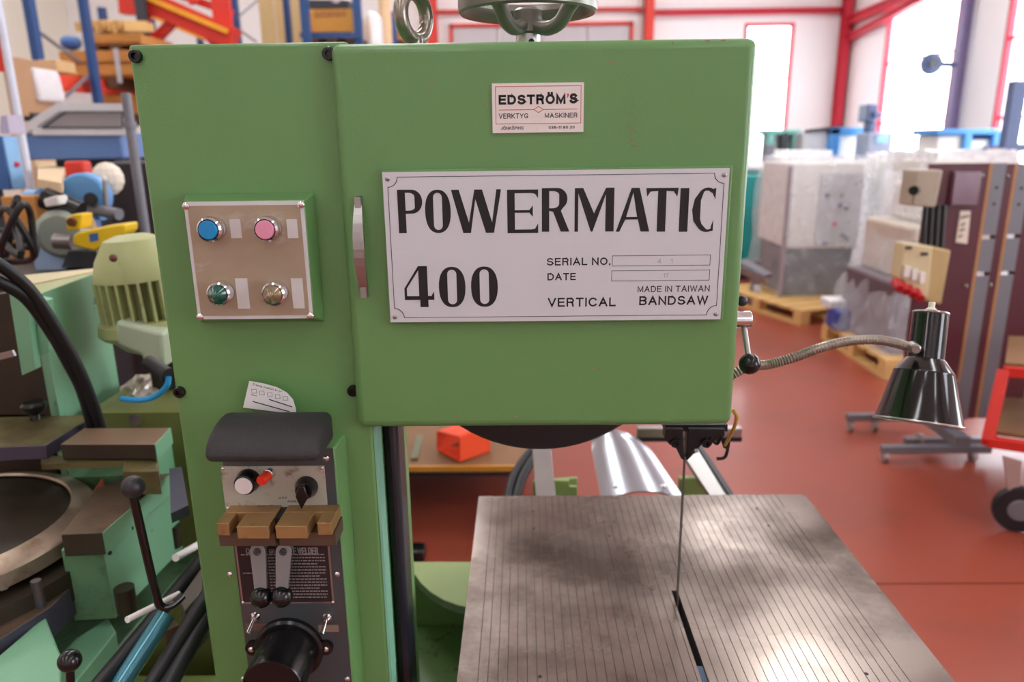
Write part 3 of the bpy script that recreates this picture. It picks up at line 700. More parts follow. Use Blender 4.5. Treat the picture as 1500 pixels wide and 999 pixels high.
castg = M('worn_cast_handwheel', (128, 126, 118), .34, .6, var=.2, scale=30)
pr = [(.1005, -.013), (.1035, -.010), (.1045, .0), (.1035, .012), (.098, .017), (.090, .014), (.086, .006), (.088, -.003), (.094, -.011)]
hw = MB().lathe(pr+[pr[0]], (hx, hy, hz), (0, 0, 1), 64, cap=False).build('hand_wheel', castg, bs); lab(hw, 'spoked cast hand wheel above the roof')
MB().lathe([(.016, -.042), (.021, -.038), (.0215, -.02), (.021, -.008), (.015, -.004)], (hx, hy, hz), (0, 0, 1), 28).build('hub', castg, hw)
for k in range(3):
    a_ = R((240, 318, 98)[k]); d_ = Vector((math.cos(a_), math.sin(a_), 0)); o_ = Vector((hx, hy, hz))
    sp = MB()
    P_ = [o_+d_*.014+Vector((0, 0, -.03)), o_+d_*.04+Vector((0, 0, -.036)), o_+d_*.062+Vector((0, 0, -.030)), o_+d_*.078+Vector((0, 0, -.012)), o_+d_*.092]
    sp.tube(P_, .0105, 12); sp.build('spoke', castg, hw)
sh = MB().lathe([(.0185, 1.745), (.0185, 1.805)], (hx, hy, 0), (0, 0, 1), 28).lathe([(.014, 1.72), (.014, 1.80)], (hx, hy, 0), (0, 0, 1), 20)
sh.build('screw_spindle', M('light_steel', (205, 205, 205), .35, .6), bs)
MB().lathe([(.0045, 0), (.0045, .001), (0, .001)], (hx+.005, hy-.0183, 1.793), (.1, -1, 0), 12).build('set_screw_hole', ink, bs)
# lever at right edge of door
q = PY(1092, 468, 1.05)
MB().cyl((q.x-.05, 1.05, q.z), (q.x+.007, 1.05, q.z), .0125, n=24).build('lever_collar', chrome, bs, bev=.001)
q2 = PY(1098, 533, 1.03)
lv = MB().cyl((q.x-.002, 1.05, q.z-.008), q2, .0042, n=14).build('clamp_lever', steel, bs)
MB().sph(q2, .0155, 26).build('ball_knob', black, lv)
MB().sph(PY(1087, 441, 1.08), .008, 18).build('small_knob', pad, bs)
MB().box(.27, .302, 1.03, 1.08, 1.32, 1.40).build('lever_boss', green, bs)
# lower frame casting
MB().slab([(585, 822.5), (600, 828), (606, 840), (616, 854), (630, 867), (650, 879), (672, 887), (700, 892), (860, 892), (860, 822.5)], .60, .022, 0, 1).build('frame_casting', [limeg, M('worn_grey_edge', (120, 138, 118), .5, .2, var=.2, scale=40)], bs, bev=.002)
MB().box(-.505, .45, 1.335, 1.66, .05, .44).box(-.505, .45, 1.661, 1.70, .05, .577).box(-.21, .45, 1.0, 1.335, .05, .44).build('lower_housing', M('shaded_green_paint', (98, 130, 76), .4, var=.2, scale=10, dirt=(56, 60, 32), dscale=26, dlo=.57, dhi=.66), bs, bev=.005)  # green darkened for the recess's shade, plus speckled dirt
MB().box(.0, .45, 1.5, 1.66, .44, .578).build('casting_rib', M('shaded_green_paint'), bs, bev=.005)
# table
TX0, TX1, TY0, TY1, TZ = -.1125, .692, .86, 1.6745, .80
t1 = MB()
t1.box(TX0, .2855, TY0, TY1, TZ-.045, TZ-.0012).box(.2975, TX1, TY0, TY1, TZ-.045, TZ-.0012).box(.2855, .2975, 1.272, TY1, TZ-.045, TZ-.0012)
to = t1.build('work_table', M('groove_shade_iron', (84, 78, 78), .5, .4, var=.15), bs); lab(to, 'scored cast iron table with blade slot')  # slab in darker iron, so shade is painted into the grooves
xs = [TX0]; x = TX0+.034
while x < .632: xs.append(x); x += .01625
stp = MB(); gw = .0013
edges = []
for i, xa in enumerate(xs):
    l_ = xa+(gw/2 if i else 0); r2 = (xs[i+1]-gw/2) if i+1 < len(xs) else TX1
    edges.append((l_, r2))
for l_, r2 in edges[:-1]:
    if r2 < .2855 or l_ > .2975: stp.box(l_, r2, TY0, TY1, TZ-.0012, TZ)
    else:
        if l_ < .2855: stp.box(l_, .2855, TY0, 1.272, TZ-.0012, TZ)
        if r2 > .2975: stp.box(.2975, r2, TY0, 1.272, TZ-.0012, TZ)
        stp.box(l_, r2, 1.272, TY1, TZ-.0012, TZ)
o = stp.build('table_ribs', tablem, to, smooth=False); o['kind'] = 'stuff'
l_ = edges[-1][0]; rr = .016
pl = [(l_, TY0), (TX1, TY0)]+[(TX1-rr+rr*math.cos(a_), TY1-rr+rr*math.sin(a_)) for a_ in [math.pi/2*k/6 for k in range(7)]]+[(l_, TY1)]
MB().hexa([(x, y, TZ-.0012) for x, y in pl], [(x, y, TZ) for x, y in pl]).build('table_margin', tablem, to, smooth=False)
for px, py in ((780.6, 749), (782, 774), (791, 991), (1109, 745), (1126, 770), (1269, 987)):
    q = PZ(px, py, TZ); MB().lathe([(.0035, 0), (.0035, .0002), (0, .0002)], (q.x, q.y, TZ), (0, 0, 1), 14).build('table_hole', ink, to)
MB().box(.2862, .2968, .86, 1.06, .775, .797).build('slot_insert', M('blue_slot_insert', (24, 62, 96), .4), to)
MB().box(.1, .45, 1.1, 1.5, .42, .755).build('trunnion', M('shaded_green_paint'), bs)
# rails, chute and hoses behind the table
def rail(pa, pb, D0, D1, wd_, th, mat, name):
    b = MB(); a0 = PY(*pa, D0); b0 = PY(*pb, D1); b.bar(a0, b0, wd_, th); return b.build(name, mat, bs, bev=.001)
MB().box(-.05, .66, 1.80, 1.86, .50, .62).build('rear_crossbeam', M('shaded_green_paint'), bs)
MB().box(.1, .5, 1.45, 1.72, .62, .70).build('rear_bracket', M('shaded_green_paint'), bs)
rail((800, 735), (792, 640), 1.705, 1.9, .05, .012, steel, 'flat_rail')
rail((1058, 735), (1005, 655), 1.705, 1.9, .05, .012, steel, 'flat_rail')
rail((1076, 735), (1024, 655), 1.70, 1.9, .014, .014, pad, 'round_rail')
rail((933, 632), (1085, 632), 2.15, 2.15, .03, .03, steel, 'rear_bar')
rail((933, 641), (1085, 641), 2.15, 2.15, .03, .016, pad, 'rear_bar')
MB().face([(781, 705), (846, 700), (846, 710), (846, 735), (781, 735)], 1.84, .012).build('green_bracket', limeg, bs, bev=.003)
MB().face([(812, 704), (834, 704), (834, 713), (845, 713), (845, 735), (812, 735)], 1.80, .012).build('green_bracket', limeg, bs, bev=.002)
MB().face([(995, 701), (1036, 701), (1036, 735), (995, 735)], 1.84, .02).build('green_bracket', limeg, bs, bev=.003)
ch = MB()
rows = []
for k in range(9):
    t = k/8
    y = 735+(632-735)*t; D = 1.72+.33*t
    xl = 882+(862-882)*t; xr = 1006+(935-1006)*t
    if k >= 7: xl += (k-6)*2; xr -= (k-6)*6
    row = []
    for j in range(9):
        s_ = j/8; q = PY(xl+(xr-xl)*s_, y, D); q.z += .03*(1-(2*s_-1)**2)-.02*(t > .9); row.append(q)
    rows.append(row)
V = [[ch.bm.verts.new(q) for q in row] for row in rows]; W = [[ch.bm.verts.new(q-Vector((0, 0, .003))) for q in row] for row in rows]
for i in range(8):
    for j in range(8):
        ch.bm.faces.new((V[i][j], V[i][j+1], V[i+1][j+1], V[i+1][j])); ch.bm.faces.new((W[i][j], W[i+1][j], W[i+1][j+1], W[i][j+1]))
cho = ch.build('chip_chute', M('polished_stainless', (176, 180, 188), .22, .95, var=.08), bs, ang=60); lab(cho, 'curved shiny stainless chute')
for px, py in ((902, 718), (972, 718)):
    q = PY(px, py, 1.735); MB().sph((q.x, q.y, q.z+.012), .009, 14, .6).build('dome_screw', chrome, bs)
for k in range(2):
    MB().tube([PY(742+k*12, 740, 1.75), PY(752+k*13, 700, 1.85), PY(775+k*12, 665, 1.95), PY(805+k*10, 645, 2.0), PY(850+k*6, 636, 2.05)], .013, 12).build('black_hose', blackr, bs)

# paper tag behind the guard
tg = MB(); ND = 8
tp = [(365, 558), (385, 561.5), (405, 567), (420, 575), (429, 585), (433, 598)]
lo_ = [(356, 597), (372, 599), (388, 601), (404, 603), (419, 605), (434, 606)]
for i in range(5):
    D_ = lambda k: 1.008-.010*(k/5)
    a1, a2 = PY(*tp[i], D_(i)), PY(*tp[i+1], D_(i+1)); b1, b2 = PY(*lo_[i], D_(i)), PY(*lo_[i+1], D_(i+1))
    tg.ext([b1, b2, a2, a1], (0, .0005, 0))
to_ = tag(tg.build('paper_tag', paper), 'curled white paper tag tucked behind the black wheel guard', 'tag')
def tagtext(t, x0, y0, x1, y1, rot, D, sz, mat=ink):
    cu = bpy.data.curves.new('t', 'FONT'); cu.body = t; cu.size = 1; cu.extrude = .01; cu.resolution_u = 1; me = curve_mesh(cu)
    a0 = PY(x0, y0, D); b0 = PY(x1, y1, D); wdt = max(v.co.x for v in me.vertices); L_ = math.hypot(b0.x-a0.x, b0.z-a0.z); k = L_/wdt
    ux, uz = (b0.x-a0.x)/L_, (b0.z-a0.z)/L_; kz = sz
    return place_flat(me, 'lettering', mat, to_, D, lambda u, v: (a0.x+u*k*ux-v*kz*uz, a0.z+u*k*uz+v*kz*ux), .0003)
tagtext('Denna maskin är pr', 370, 564, 413, 575, 0, .9985, .0052)
tagtext('Namn', 368, 579, 376, 580.5, 0, .9985, .0032)
for k in range(5):
    xx = 369+11.5*k; yy = 570+2.6*k; a0 = PY(xx, yy+6, .9985); b0 = PY(xx+6.5, yy, .9985)
    polys(ring2(a0.x, b0.x, a0.z, b0.z, .0004), 'tick_box', ink, to_, .9985, ID, .0003)
for (xa, ya, xb, yb) in ((370, 588, 424, 603), (394, 585, 428, 596)):
    b = MB(); b.bar(PY(xa, ya, .9982), PY(xb, yb, .9982), .0004, .0013); b.build('pen_stroke', ink, to_)

# work lamp
wl = thing('work_lamp', 'black enamelled work lamp on a silver gooseneck arm beside the saw\'s door', 'lamp', (.352, 1.12, 1.294))
gp = [Vector((.313, 1.088, 1.295)), PY(1095, 538, 1.09), PY(1130, 533, 1.1), PY(1165, 523, 1.1), PY(1200, 510, 1.11), PY(1240, 500, 1.13), PY(1280, 497.5, 1.14), PY(1310, 502, 1.15), PY(1338, 510, 1.16)]
MB().tube(gp, .0072, 12, 17, rib=.12).build('gooseneck_arm', M('gooseneck_steel', (158, 150, 140), .35, .8, var=.05), wl, ang=12)
MB().box(.303, .3125, 1.07, 1.10, 1.28, 1.31).build('arm_bracket', green, wl)
A0 = PY(1345, 617, 1.14); AX = Vector((.148, .30, .93)).normalized()
enam = M('black_enamel', (14, 14, 16), .14, .3, var=.1, coat=.6)
s_ = 1.0
prof = [(.0655, -.002), (.0660, 0), (.0645, .004), (.0455, .078), (.0455, .081), (.0435, .083), (.0305, .101), (.0275, .103), (.0270, .176), (.026, .178), (.012, .180), (0, .180)]
L_ = MB().lathe(prof, A0, AX, 56, cap=False)
L_.lathe([(.064, .002), (.044, .078), (.03, .098), (0, .10)], A0, AX, 56, cap=False)
sho = L_.build('lamp_shade', enam, wl, ang=25)
MB().lathe([(.0665, -.004), (.0678, -.0015), (.067, .001), (.0652, .001), (.0652, -.004)], A0, AX, 56, cap=False).build('shade_rim', steel, sho)
MB().lathe([(.027, .1765), (.028, .178), (.027, .1805), (.0235, .1805)], A0, AX, 48, cap=False).build('top_rim', steel, sho)
tp_ = A0+AX*.18
MB().lathe([(.010, 0), (.009, .004), (.005, .008), (.005, .016), (.0045, .017), (0, .017)], tp_, AX, 18).build('switch_button', M('ivory', (226, 220, 200), .4), wl)
q = PY(1338, 510, 1.14); MB().lathe([(.0, 0), (.006, .0), (.0085, .003), (.0085, .02)], q+Vector((.0, -.008, 0)), (0.2, 1, 0), 20).build('arm_joint', steel, wl)
MB().sph(A0+AX*.06, .026, 20).build('bulb', M('bulb_glass', (230, 230, 225), .2), wl)
MB().cyl(A0+AX*.08, A0+AX*.12, .015).build('socket', white, wl)

# ================================================================== MINT SAW (left)
ms = thing('cutoff_saw', 'mint green machine with oily steel bed and black ball levers left of the bandsaw', 'machine', (-.95, 1.25, 0))
# post with two swept black hoses
MB().slab([(20, 404), (55, 431), (148, 396.5), (138, 393)], 1.35, .62, 1, 0).build('post', [mint, motorg], ms, bev=.002)  # top face coloured paler for the light falling on it
MB().slab([(27, 404), (50, 415), (140, 397), (138, 393)], 1.353, .004, 0, 0).build('post_top_light', M('beige_lit_top', (208, 196, 158), .6, var=.12, scale=8), ms)  # thin beige sheet paints the light on the post's top
MB().face([(13, 430), (38, 430), (52, 541), (32, 550)], 1.44, .02).build('mint_bracket', mint, ms, bev=.001)
MB().face([(30, 430), (70, 440), (72, 515), (48, 528)], 1.46, .02).build('mint_bracket', mint, ms, bev=.001)
MB().face([(-60, 440), (40, 425), (90, 612), (-60, 620)], 1.62, .04).build('dark_interior_sheet', dbrown, ms)  # flat dark sheet standing in for the dark interior beside the post
MB().bar(PY(-6, 524, 1.4), PY(21, 517, 1.4), .006, .012).build('silver_slide', steel, ms)
for a in (0, 1):
    o = 0 if a else 1
    MB().tube([PY(-40, 372+28*o, 1.30), PY(0, 388+26*o, 1.32), PY(45-o*6, 426+o*12, 1.36), PY(84-o*9, 484+o*3, 1.40), PY(110-o*9, 530+o*3, 1.43), PY(130-o*9, 575, 1.46), PY(152-o*13, 640, 1.50)], .0115, 14).build('black_hose', blackr, ms)
# bed pieces (real horizontal plates)
MB().slab([(-60, 612), (123, 608), (129, 614), (66, 652), (-60, 658)], 1.075, .03, 0, 1).build('side_plate', [olive, purple], ms, bev=.0015)
MB().lathe([(.012, 0), (.010, .012), (.022, .022), (.026, .034), (.020, .040), (0, .041)], PZ(53, 614, 1.076), (0, 0, 1), 28).build('knob', black, ms)
MB().slab([(88, 651), (123, 627), (249, 626.5), (227, 651)], 1.08, .032, 0, 1).build('clamp_bar', [M('bronzed_steel_bar', (146, 118, 96), .4, .4, var=.2), dbrown], ms, bev=.0015)
MB().slab([(205, 650), (226.5, 651), (248.5, 627.5), (215, 627.5)], 1.047, .12, 1, [1, 0, 0, 1]).build('mint_end_block', [mint, olive], ms, bev=.001)
MB().slab([(226.7, 651.2), (228, 651.5), (250.5, 626.8), (248.7, 626.5)], 1.081, .034, 0, 0).build('mint_end_cap', mint, ms)
MB().slab([(182, 652), (228, 650), (232, 690), (180, 690)], 1.045, .05, 0, 0).build('oily_block', olive, ms, bev=.002)
MB().slab([(60, 668), (186, 667), (186, 675), (60, 680)], 1.045, .012, 0, 0).build('guide_rod', olive, ms)
MB().slab([(248, 686), (266, 684), (276, 740), (250, 752)], 1.0, .02, 0, 0).build('purple_side_plate', purple, ms)
MB().slab([(89, 783), (150, 780), (252, 692), (184, 700), (140, 716)], .98, .045, 0, [2, 1, 1, 2, 2]).build('upper_bed_block', [brown, mint, dbrown], ms, bev=.002)
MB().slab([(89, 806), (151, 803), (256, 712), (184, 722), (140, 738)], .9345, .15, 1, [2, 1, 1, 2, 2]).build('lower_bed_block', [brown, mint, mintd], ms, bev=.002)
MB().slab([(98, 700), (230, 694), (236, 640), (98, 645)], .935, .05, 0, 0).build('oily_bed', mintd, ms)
for px, py in ((160, 810), (192, 774), (215, 751)):
    q = PX(px, py, PZ(150+ (px-150)*.98, 780-(px-150)*.88, .98).x); 
    MB().lathe([(.004, 0), (.004, .001), (0, .001)], q+Vector((.001, 0, 0)), (1, -.5, 0), 12).build('bolt_hole', ink, ms)
for px, py in ((172, 905), (245, 805)):
    q = PZ(px, py, .82); MB().cyl((q.x-.01, q.y+.05, .85), (q.x-.01, q.y+.05, .80), .018, n=22).build('stub_leg', dbrown, ms)
MB().box(-2.1, -1.12, 1.62, 1.66, .5, 1.045).build('dark_gap_fill', dbrown, ms)  # dark sheet added to fill the gap behind the turntable
# turntable ring
rc = Vector((-1.135, 1.275, .95)); ringm = M('worn_bare_ring', (176, 158, 140), .36, .7, var=.12, scale=12, dirt=(120, 88, 62), dscale=10, dlo=.52, dhi=.75)
MB().lathe([(.225, -.004), (.228, .0), (.262, -.012), (.268, -.018), (.268, -.045), (.225, -.045)], rc, (0, 0, 1), 72, cap=False).build('turntable_ring', ringm, ms)
MB().lathe([(0, -.01), (.2255, -.01), (.2255, -.04), (0, -.04)], rc, (0, 0, 1), 60, cap=False).build('turntable_disc', dbrown, ms)
MB().lathe([(0, 0), (.30, 0), (.30, -.06), (0, -.06)], rc-Vector((0, 0, .06)), (0, 0, 1), 48).build('turntable_base', dbrown, ms)
MB().slab([(120, 742), (150, 700), (155, 715), (130, 745)], .93, .03, 0, 0).build('rust_red_block', M('rust_red', (140, 60, 40), .6), ms)
# front bed
MB().slab([(-60, 975), (75, 888), (131, 832), (40, 812), (-60, 822)], .86, .06, 0, 1).build('front_bed_plate', [brown, purple], ms, bev=.002)
MB().slab([(-60, 1010), (66, 902), (90, 962), (86, 1060), (-60, 1100)], .845, .12, 0, 0).build('front_mint_block', mint, ms, bev=.003)
MB().slab([(50, 1000), (110, 935), (158, 905), (170, 925), (95, 1020)], .76, .1, 0, 0).build('mint_lower_block', mint, ms, bev=.003)
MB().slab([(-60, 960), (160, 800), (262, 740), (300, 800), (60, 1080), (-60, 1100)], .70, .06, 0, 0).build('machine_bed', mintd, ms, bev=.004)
q = PZ(60, 888, .86); MB().cyl(q, q+Vector((0, 0, .052)), .0085, n=20).build('upright_rod', dsteel, ms)
q = PZ(106, 835, .89); MB().cyl(q-Vector((.02, -.03, 0)), q, .008, n=18).build('short_pin', steel, ms)
MB().lathe([(.009, 0), (.009, .01), (0, .011)], PZ(5, 862, .90), (0, 0, 1), 6).build('hex_bolt', steel, ms)
# lever
lp = [PY(195, 725, .93), PY(212, 800, .94), PY(228, 868, .95), PY(236, 888, .955), PY(252, 886, .965), PY(268, 872, .98)]
MB().tube(lp, .0062, 12, 8).build('long_lever', black, ms)
MB().sph(PY(195, 713, .928), .0158, 28).build('ball_knob', M('matt_black_ball', (34, 34, 38), .4), ms)
MB().sph(PY(102, 968, .83), .0148, 28).build('ball_knob', black, ms)
MB().cyl(PY(102, 972, .83), PY(105, 1040, .83), .0055, n=14).build('short_lever', black, ms)
MB().slab([(262, 878), (296, 830), (296, 866), (270, 895)], .86, .10, 0, 0).build('steel_bracket', M('grey_brown_bracket', (96, 88, 80), .5, .3), ms, bev=.002)
MB().slab([(234, 912), (252, 904), (262, 915), (240, 925)], .80, .03, 0, 0).build('steel_lug', brown, ms, bev=.001)
MB().cyl(PY(186, 908, 1.05), PY(262, 870, 1.15), .0055, n=12).build('white_rod', white, ms)
MB().cyl(PY(257, 817, 1.25), PY(296, 795, 1.35), .0075, n=12).build('white_rod', white, ms)
for k, (a, b_, r__) in enumerate((((140, 1010), (300, 815), .014), ((212, 1020), (305, 870), .0135), ((238, 1020), (312, 885), .0145))):
    D0, D1 = (1.0, 1.3) if k == 0 else (.98, 1.15)
    MB().tube([PY(*a, D0), PY((a[0]+b_[0])/2-2, (a[1]+b_[1])/2+3, (D0+D1)/2), PY(*b_, D1)], r__, 14).build('black_hose', blackr, ms)
MB().cyl(PY(172, 1010, 1.02), PY(243, 900, 1.12), .016, n=20).build('blue_cylinder', M('blue_teal_tube', (74, 142, 160), .25, .4, coat=.4), ms)
MB().box(-1.6, -.55, .78, 1.47, 0, .45).build('base_cabinet', limeg, ms, bev=.01)
MB().lathe([(.012, 0), (.014, .004), (0, .005)], PY(199, 614, 1.56), (0, -1, 0), 16).build('round_cap', steel, ms)

# ================================================================== MOTOR
mt_ = thing('electric_motor', 'pale yellow-green ribbed electric motor hanging behind the mint post', 'motor', (-.78, 1.75, 0))
axt = PY(193, 350, 1.72); axb = PY(228, 520, 1.72); AXM = (axb-axt).normalized(); LM = (axb-axt).length
MB().lathe([(0, -.012), (.035, -.010), (.062, .0), (.088, .045), (.098, .085), (.098, .092), (.09, .092)], axt, AXM, 40).build('fan_cover', motorg, mt_)
MB().cyl(axt+AXM*.085, axt+AXM*.19, .078, n=40).build('motor_core', M('fin_gap_shade', (120, 120, 78), .5), mt_)  # core in darker motor colour, painting the shade between fins
e1 = AXM.orthogonal().normalized(); e2 = AXM.cross(e1)
for k in range(26):
    a_ = 2*math.pi*k/26; d_ = e1*math.cos(a_)+e2*math.sin(a_)
    b = MB(); b.bar(axt+AXM*.09+d_*.088, axt+AXM*.19+d_*.088, .006, .024, ref=d_); b.build('cooling_fin', motorg, mt_)
MB().lathe([(.09, .185), (.108, .19), (.112, .215), (.104, .225), (.085, .235), (.06, .26), (.03, .275), (0, .275)], axt, AXM, 40).build('motor_flange', motorg, mt_)
MB().face([(168, 470), (238, 488), (240, 540), (214, 545), (206, 520), (170, 505)], 1.60, .08).build('gear_housing', M('pale_housing', (176, 190, 164), .4, var=.1), mt_, bev=.008)
MB().sph(PY(166, 378, 1.60), .009, 12).build('rusty_bolt', M('rust_bolt', (104, 66, 48), .6), mt_)
MB().cyl(PY(216, 530, 1.5), PY(245, 549, 1.48), .016, n=18).build('cable_gland', blackr, mt_)
MB().box(axb.x-.03, axb.x+.03, 1.74, 1.80, PY(216, 600, 1.6).z+.001, axb.z).build('motor_stand', dbrown, mt_)
cbv = tag(MB().tube([PY(247, 552, 1.48), PY(244, 566, 1.48), PY(228, 580, 1.5), PY(205, 586, 1.5), PY(178, 584, 1.52)], .0062, 10).build('blue_cable', M('blue_cable', (40, 160, 225), .4)), 'bright blue cable sagging from the motor gland', 'cable')
# crumpled bag
bag = MB(); random.seed(3)
cA = PY(216, 592, 1.62)
vs_ = []
for j in range(9):
    for i in range(15):
        u = i/14; hgt = (600-548)*(j/8)*(.45+.55*math.sin(math.pi*min(1, u*.9+.12)))
        vs_.append(bag.bm.verts.new(PY(176+82*u, 600-hgt, 1.62+.022*j+random.uniform(-.014, .014))+Vector((0, 0, random.uniform(-.004, .004)))))
for j in range(8):
    for i in range(14): bag.bm.faces.new((vs_[j*15+i], vs_[j*15+i+1], vs_[(j+1)*15+i+1], vs_[(j+1)*15+i]))
bg_o = bag.build('crumpled_bag', M('beige_plastic_film', (196, 178, 164), .3, var=.2, scale=30, coat=.3), None, smooth=False)
tag(bg_o, 'crumpled clear beige plastic bag under the ribbed motor', 'bag')
bk = tag(MB().box(-1.0, -.6, 1.58, 1.95, 0, PY(216, 600, 1.6).z).build('low_cabinet', M('olive_paint', (120, 128, 70), .5, var=.12, scale=8), None), 'olive green low cabinet under the crumpled plastic bag', 'cabinet')

# ================================================================== SMALL MACHINES ON BENCH (left)
zb = PY(100, 392, 2.3).z
wb = thing('workbench', 'dark workbench behind the mint machine carrying the small grinders', 'workbench', (-1.5, 2.5, 0))
MB().box(-2.3, -1.0, 2.1, 2.9, zb-.04, zb).build('bench_top', M('dark_bench', (60, 50, 44), .6, var=.2), wb)
for x in (-2.25, -1.05):
    for y in (2.15, 2.85): MB().box(x-.03, x+.03, y-.03, y+.03, 0, zb-.04).build('leg', greyp, wb)
ds = thing('double_wheel_grinder', 'sky blue twin-wheel bench grinder behind the yellow guarded one', 'grinder', (-1.35, 2.7, zb))
for px, py, rp in ((75, 300, 30), (120, 288, 34)):
    q = PY(px, py, 2.6); r_m = rp*2.55/FPX
    g = MB().lathe([(0, 0), (r_m*.9, 0), (r_m, .01), (r_m, .06), (r_m*.9, .07), (0, .07)], q, (-.1, 1, 0), 40).build('wheel_guard', M('grinder_blue', (96, 158, 214), .35, var=.06), ds)
q = PY(97, 300, 2.66); MB().cyl(q-Vector((.13, 0, 0)), q+Vector((.13, 0, 0)), .055, n=24).build('motor', M('grinder_blue'), ds)
MB().box(q.x-.07, q.x+.07, 2.58, 2.74, zb, q.z).build('pedestal', bluec, ds)
MB().cyl(PY(133, 292, 2.57), PY(133, 292, 2.50), .022, n=18).build('hub', black, ds)
MB().cyl(PY(153, 262, 2.55), PY(156, 312, 2.55), .008, n=12).build('silver_rod', steel, ds)
MB().sph(PY(153, 262, 2.55), .01, 12).build('rod_tip', white, ds)
cs = thing('abrasive_grinder', 'grey bench grinder with a bright yellow arm guard', 'grinder', (-1.4, 2.25, zb))
q = PY(88, 345, 2.25); rm = 36*2.25/FPX
MB().lathe([(0, 0), (rm*.8, 0), (rm, .015), (rm, .05), (0, .05)], q, (-.25, 1, .1), 40).build('wheel_guard', M('greenish_grey_guard', (156, 168, 158), .4, .3), cs)
MB().lathe([(rm*1.0, .05), (rm*1.06, .055), (rm*1.06, .10), (rm*.4, .11), (0, .11)], q, (-.25, 1, .1), 40).build('rear_guard', M('tan_guard', (172, 140, 92), .5), cs)
MB().face([(106, 346), (113, 340), (150, 332), (183, 328), (183, 340), (176, 347), (138, 368), (106, 360)], 2.15, .08).build('yellow_guard', yellow, cs, bev=.006)
MB().face([(96, 320), (106, 314), (120, 314), (117, 336), (97, 338)], 2.17, .06).build('yellow_box', yellow, cs, bev=.004)
MB().lathe([(.014, 0), (.012, .01), (0, .011)], PY(106, 325, 2.17), (0, -1, 0), 16).build('brown_knob', M('brown_knob', (104, 52, 30), .5), cs)
MB().cyl(PY(82, 353, 2.2), PY(108, 354, 2.2), .024, n=18).build('arbor', steel, cs)
MB().face([(130, 343), (143, 341), (144, 352), (132, 355)], 2.148, .003).build('blue_sticker', bluec, cs)
MB().cyl(PY(66, 290, 2.3), PY(118, 312, 2.3), .034, n=24).build('black_motor', black, cs)
MB().face([(62, 292), (84, 286), (88, 300), (66, 304)], 2.24, .05).build('motor_cap', offw, cs, bev=.005)
MB().face([(100, 368), (140, 368), (150, 392), (90, 392)], 2.25, .12).build('pedestal', dgrey, cs)
MB().lathe([(.0, 0), (.05, .0), (.055, .03), (0, .03)], PY(84, 383, 2.3), (0, -1, .3), 28).build('bluish_disc', M('bluish_steel', (120, 140, 168), .3, .7), cs)
MB().cyl(PY(115, 303, 2.55), PY(175, 314, 2.5), .02, n=16).build('steel_arm', greyp, cs)
# rags and clutter
tag(MB().sph(PY(158, 262, 2.75), .055, 14, 1.1).build('white_rag', M('white_cloth', (236, 226, 208), .8), None, smooth=False), 'bunched cream rag above the grinders', 'rag')
tag(MB().slab([(55, 262), (90, 268), (98, 232), (55, 232)], PY(75, 255, 3.0).z, .03).build('carton', M('pale_carton', (226, 200, 164), .8), None), 'pale open carton above the blue grinder guard', 'box')
tag(MB().box(PY(2, 300, 2.5).x, PY(50, 300, 2.5).x, 2.5, 2.6, zb, PY(20, 288, 2.5).z).build('wooden_block', woodo, None, bev=.004), 'orange-brown wooden box behind the tangled wires', 'box')
wz = MB(); random.seed(5)
P_ = [PY(random.uniform(-10, 52), random.uniform(292, 385), random.uniform(1.9, 2.2)) for _ in range(16)]
wz.tube(P_, .009, 8, 6)
wz = wz.build('cable_tangle', blackr); tag(wz, 'tangle of black cables at the left edge above the mint post', 'cable')
# dark tool cabinet
tag(MB().box(*[*(PY(148, 240, 3.2).x, PY(215, 240, 3.2).x), 3.2, 3.7, 0, PY(170, 238, 3.2).z]).build('dark_cabinet', M('near_black_cabinet', (38, 34, 40), .5), None, bev=.01), 'near-black cabinet behind the grey tube left of the bandsaw', 'cabinet')
tag(MB().box(PY(92, 240, 2.82).x, PY(122, 240, 2.82).x, 2.82, 2.88, zb, PY(110, 236, 2.82).z).build('red_bin', redb, None, bev=.01), 'small red bin between the blue guards and hooded machine', 'bin')

# blue machine with hood
hm = thing('hooded_machine', 'blue-grey machine with silver framed sloping window hood', 'machine', (-2.6, 4.2, 0))
bmz = M('blue_grey_paint', (92, 128, 184), .45, var=.04)
a, b_ = PY(30, 196, 4.0), PY(181, 233, 4.0)
MB().box(a.x, b_.x, 4.0, 4.9, b_.z, a.z).build('body', bmz, hm, bev=.01)
MB().box(a.x+.1, b_.x-.1, 4.1, 4.8, 0, b_.z).build('stand', dgrey, hm)
MB().face([(30, 196), (181, 195), (181, 191), (30, 192)], 3.99, .05).build('sill', lgrey, hm)
hd2 = [(30, 196), (60, 165), (86, 155), (185, 156), (185, 190)]
fr2 = MB()
for k, (p, q_) in enumerate((((35, 192), (86, 158)), ((84, 157), (188, 158)), ((50, 192), (188, 192)), ((184, 160), (184, 190)))):
    MB().bar(PY(*p, 4.0-.004*k), PY(*q_, 4.0-.004*k), .04, .03, ref=(0, 1, 0)).build('frame_bar', M('hood_silver', (212, 214, 218), .4), hm)
for k, (p, q_) in enumerate((((62, 187), (180, 187)), ((63, 188), (96, 164)), ((94, 164), (180, 164)), ((179, 165), (179, 186)))):
    MB().bar(PY(*p, 3.975-.004*k), PY(*q_, 3.975-.004*k), .008, .008, ref=(0, 1, 0)).build('dark_seal', dgrey, hm)
MB().face([(48, 193), (90, 159), (185, 159), (185, 193)], 4.03, .01).build('pane', M('hood_pane', (176, 168, 168), .4, 0, var=.12, scale=2), hm)
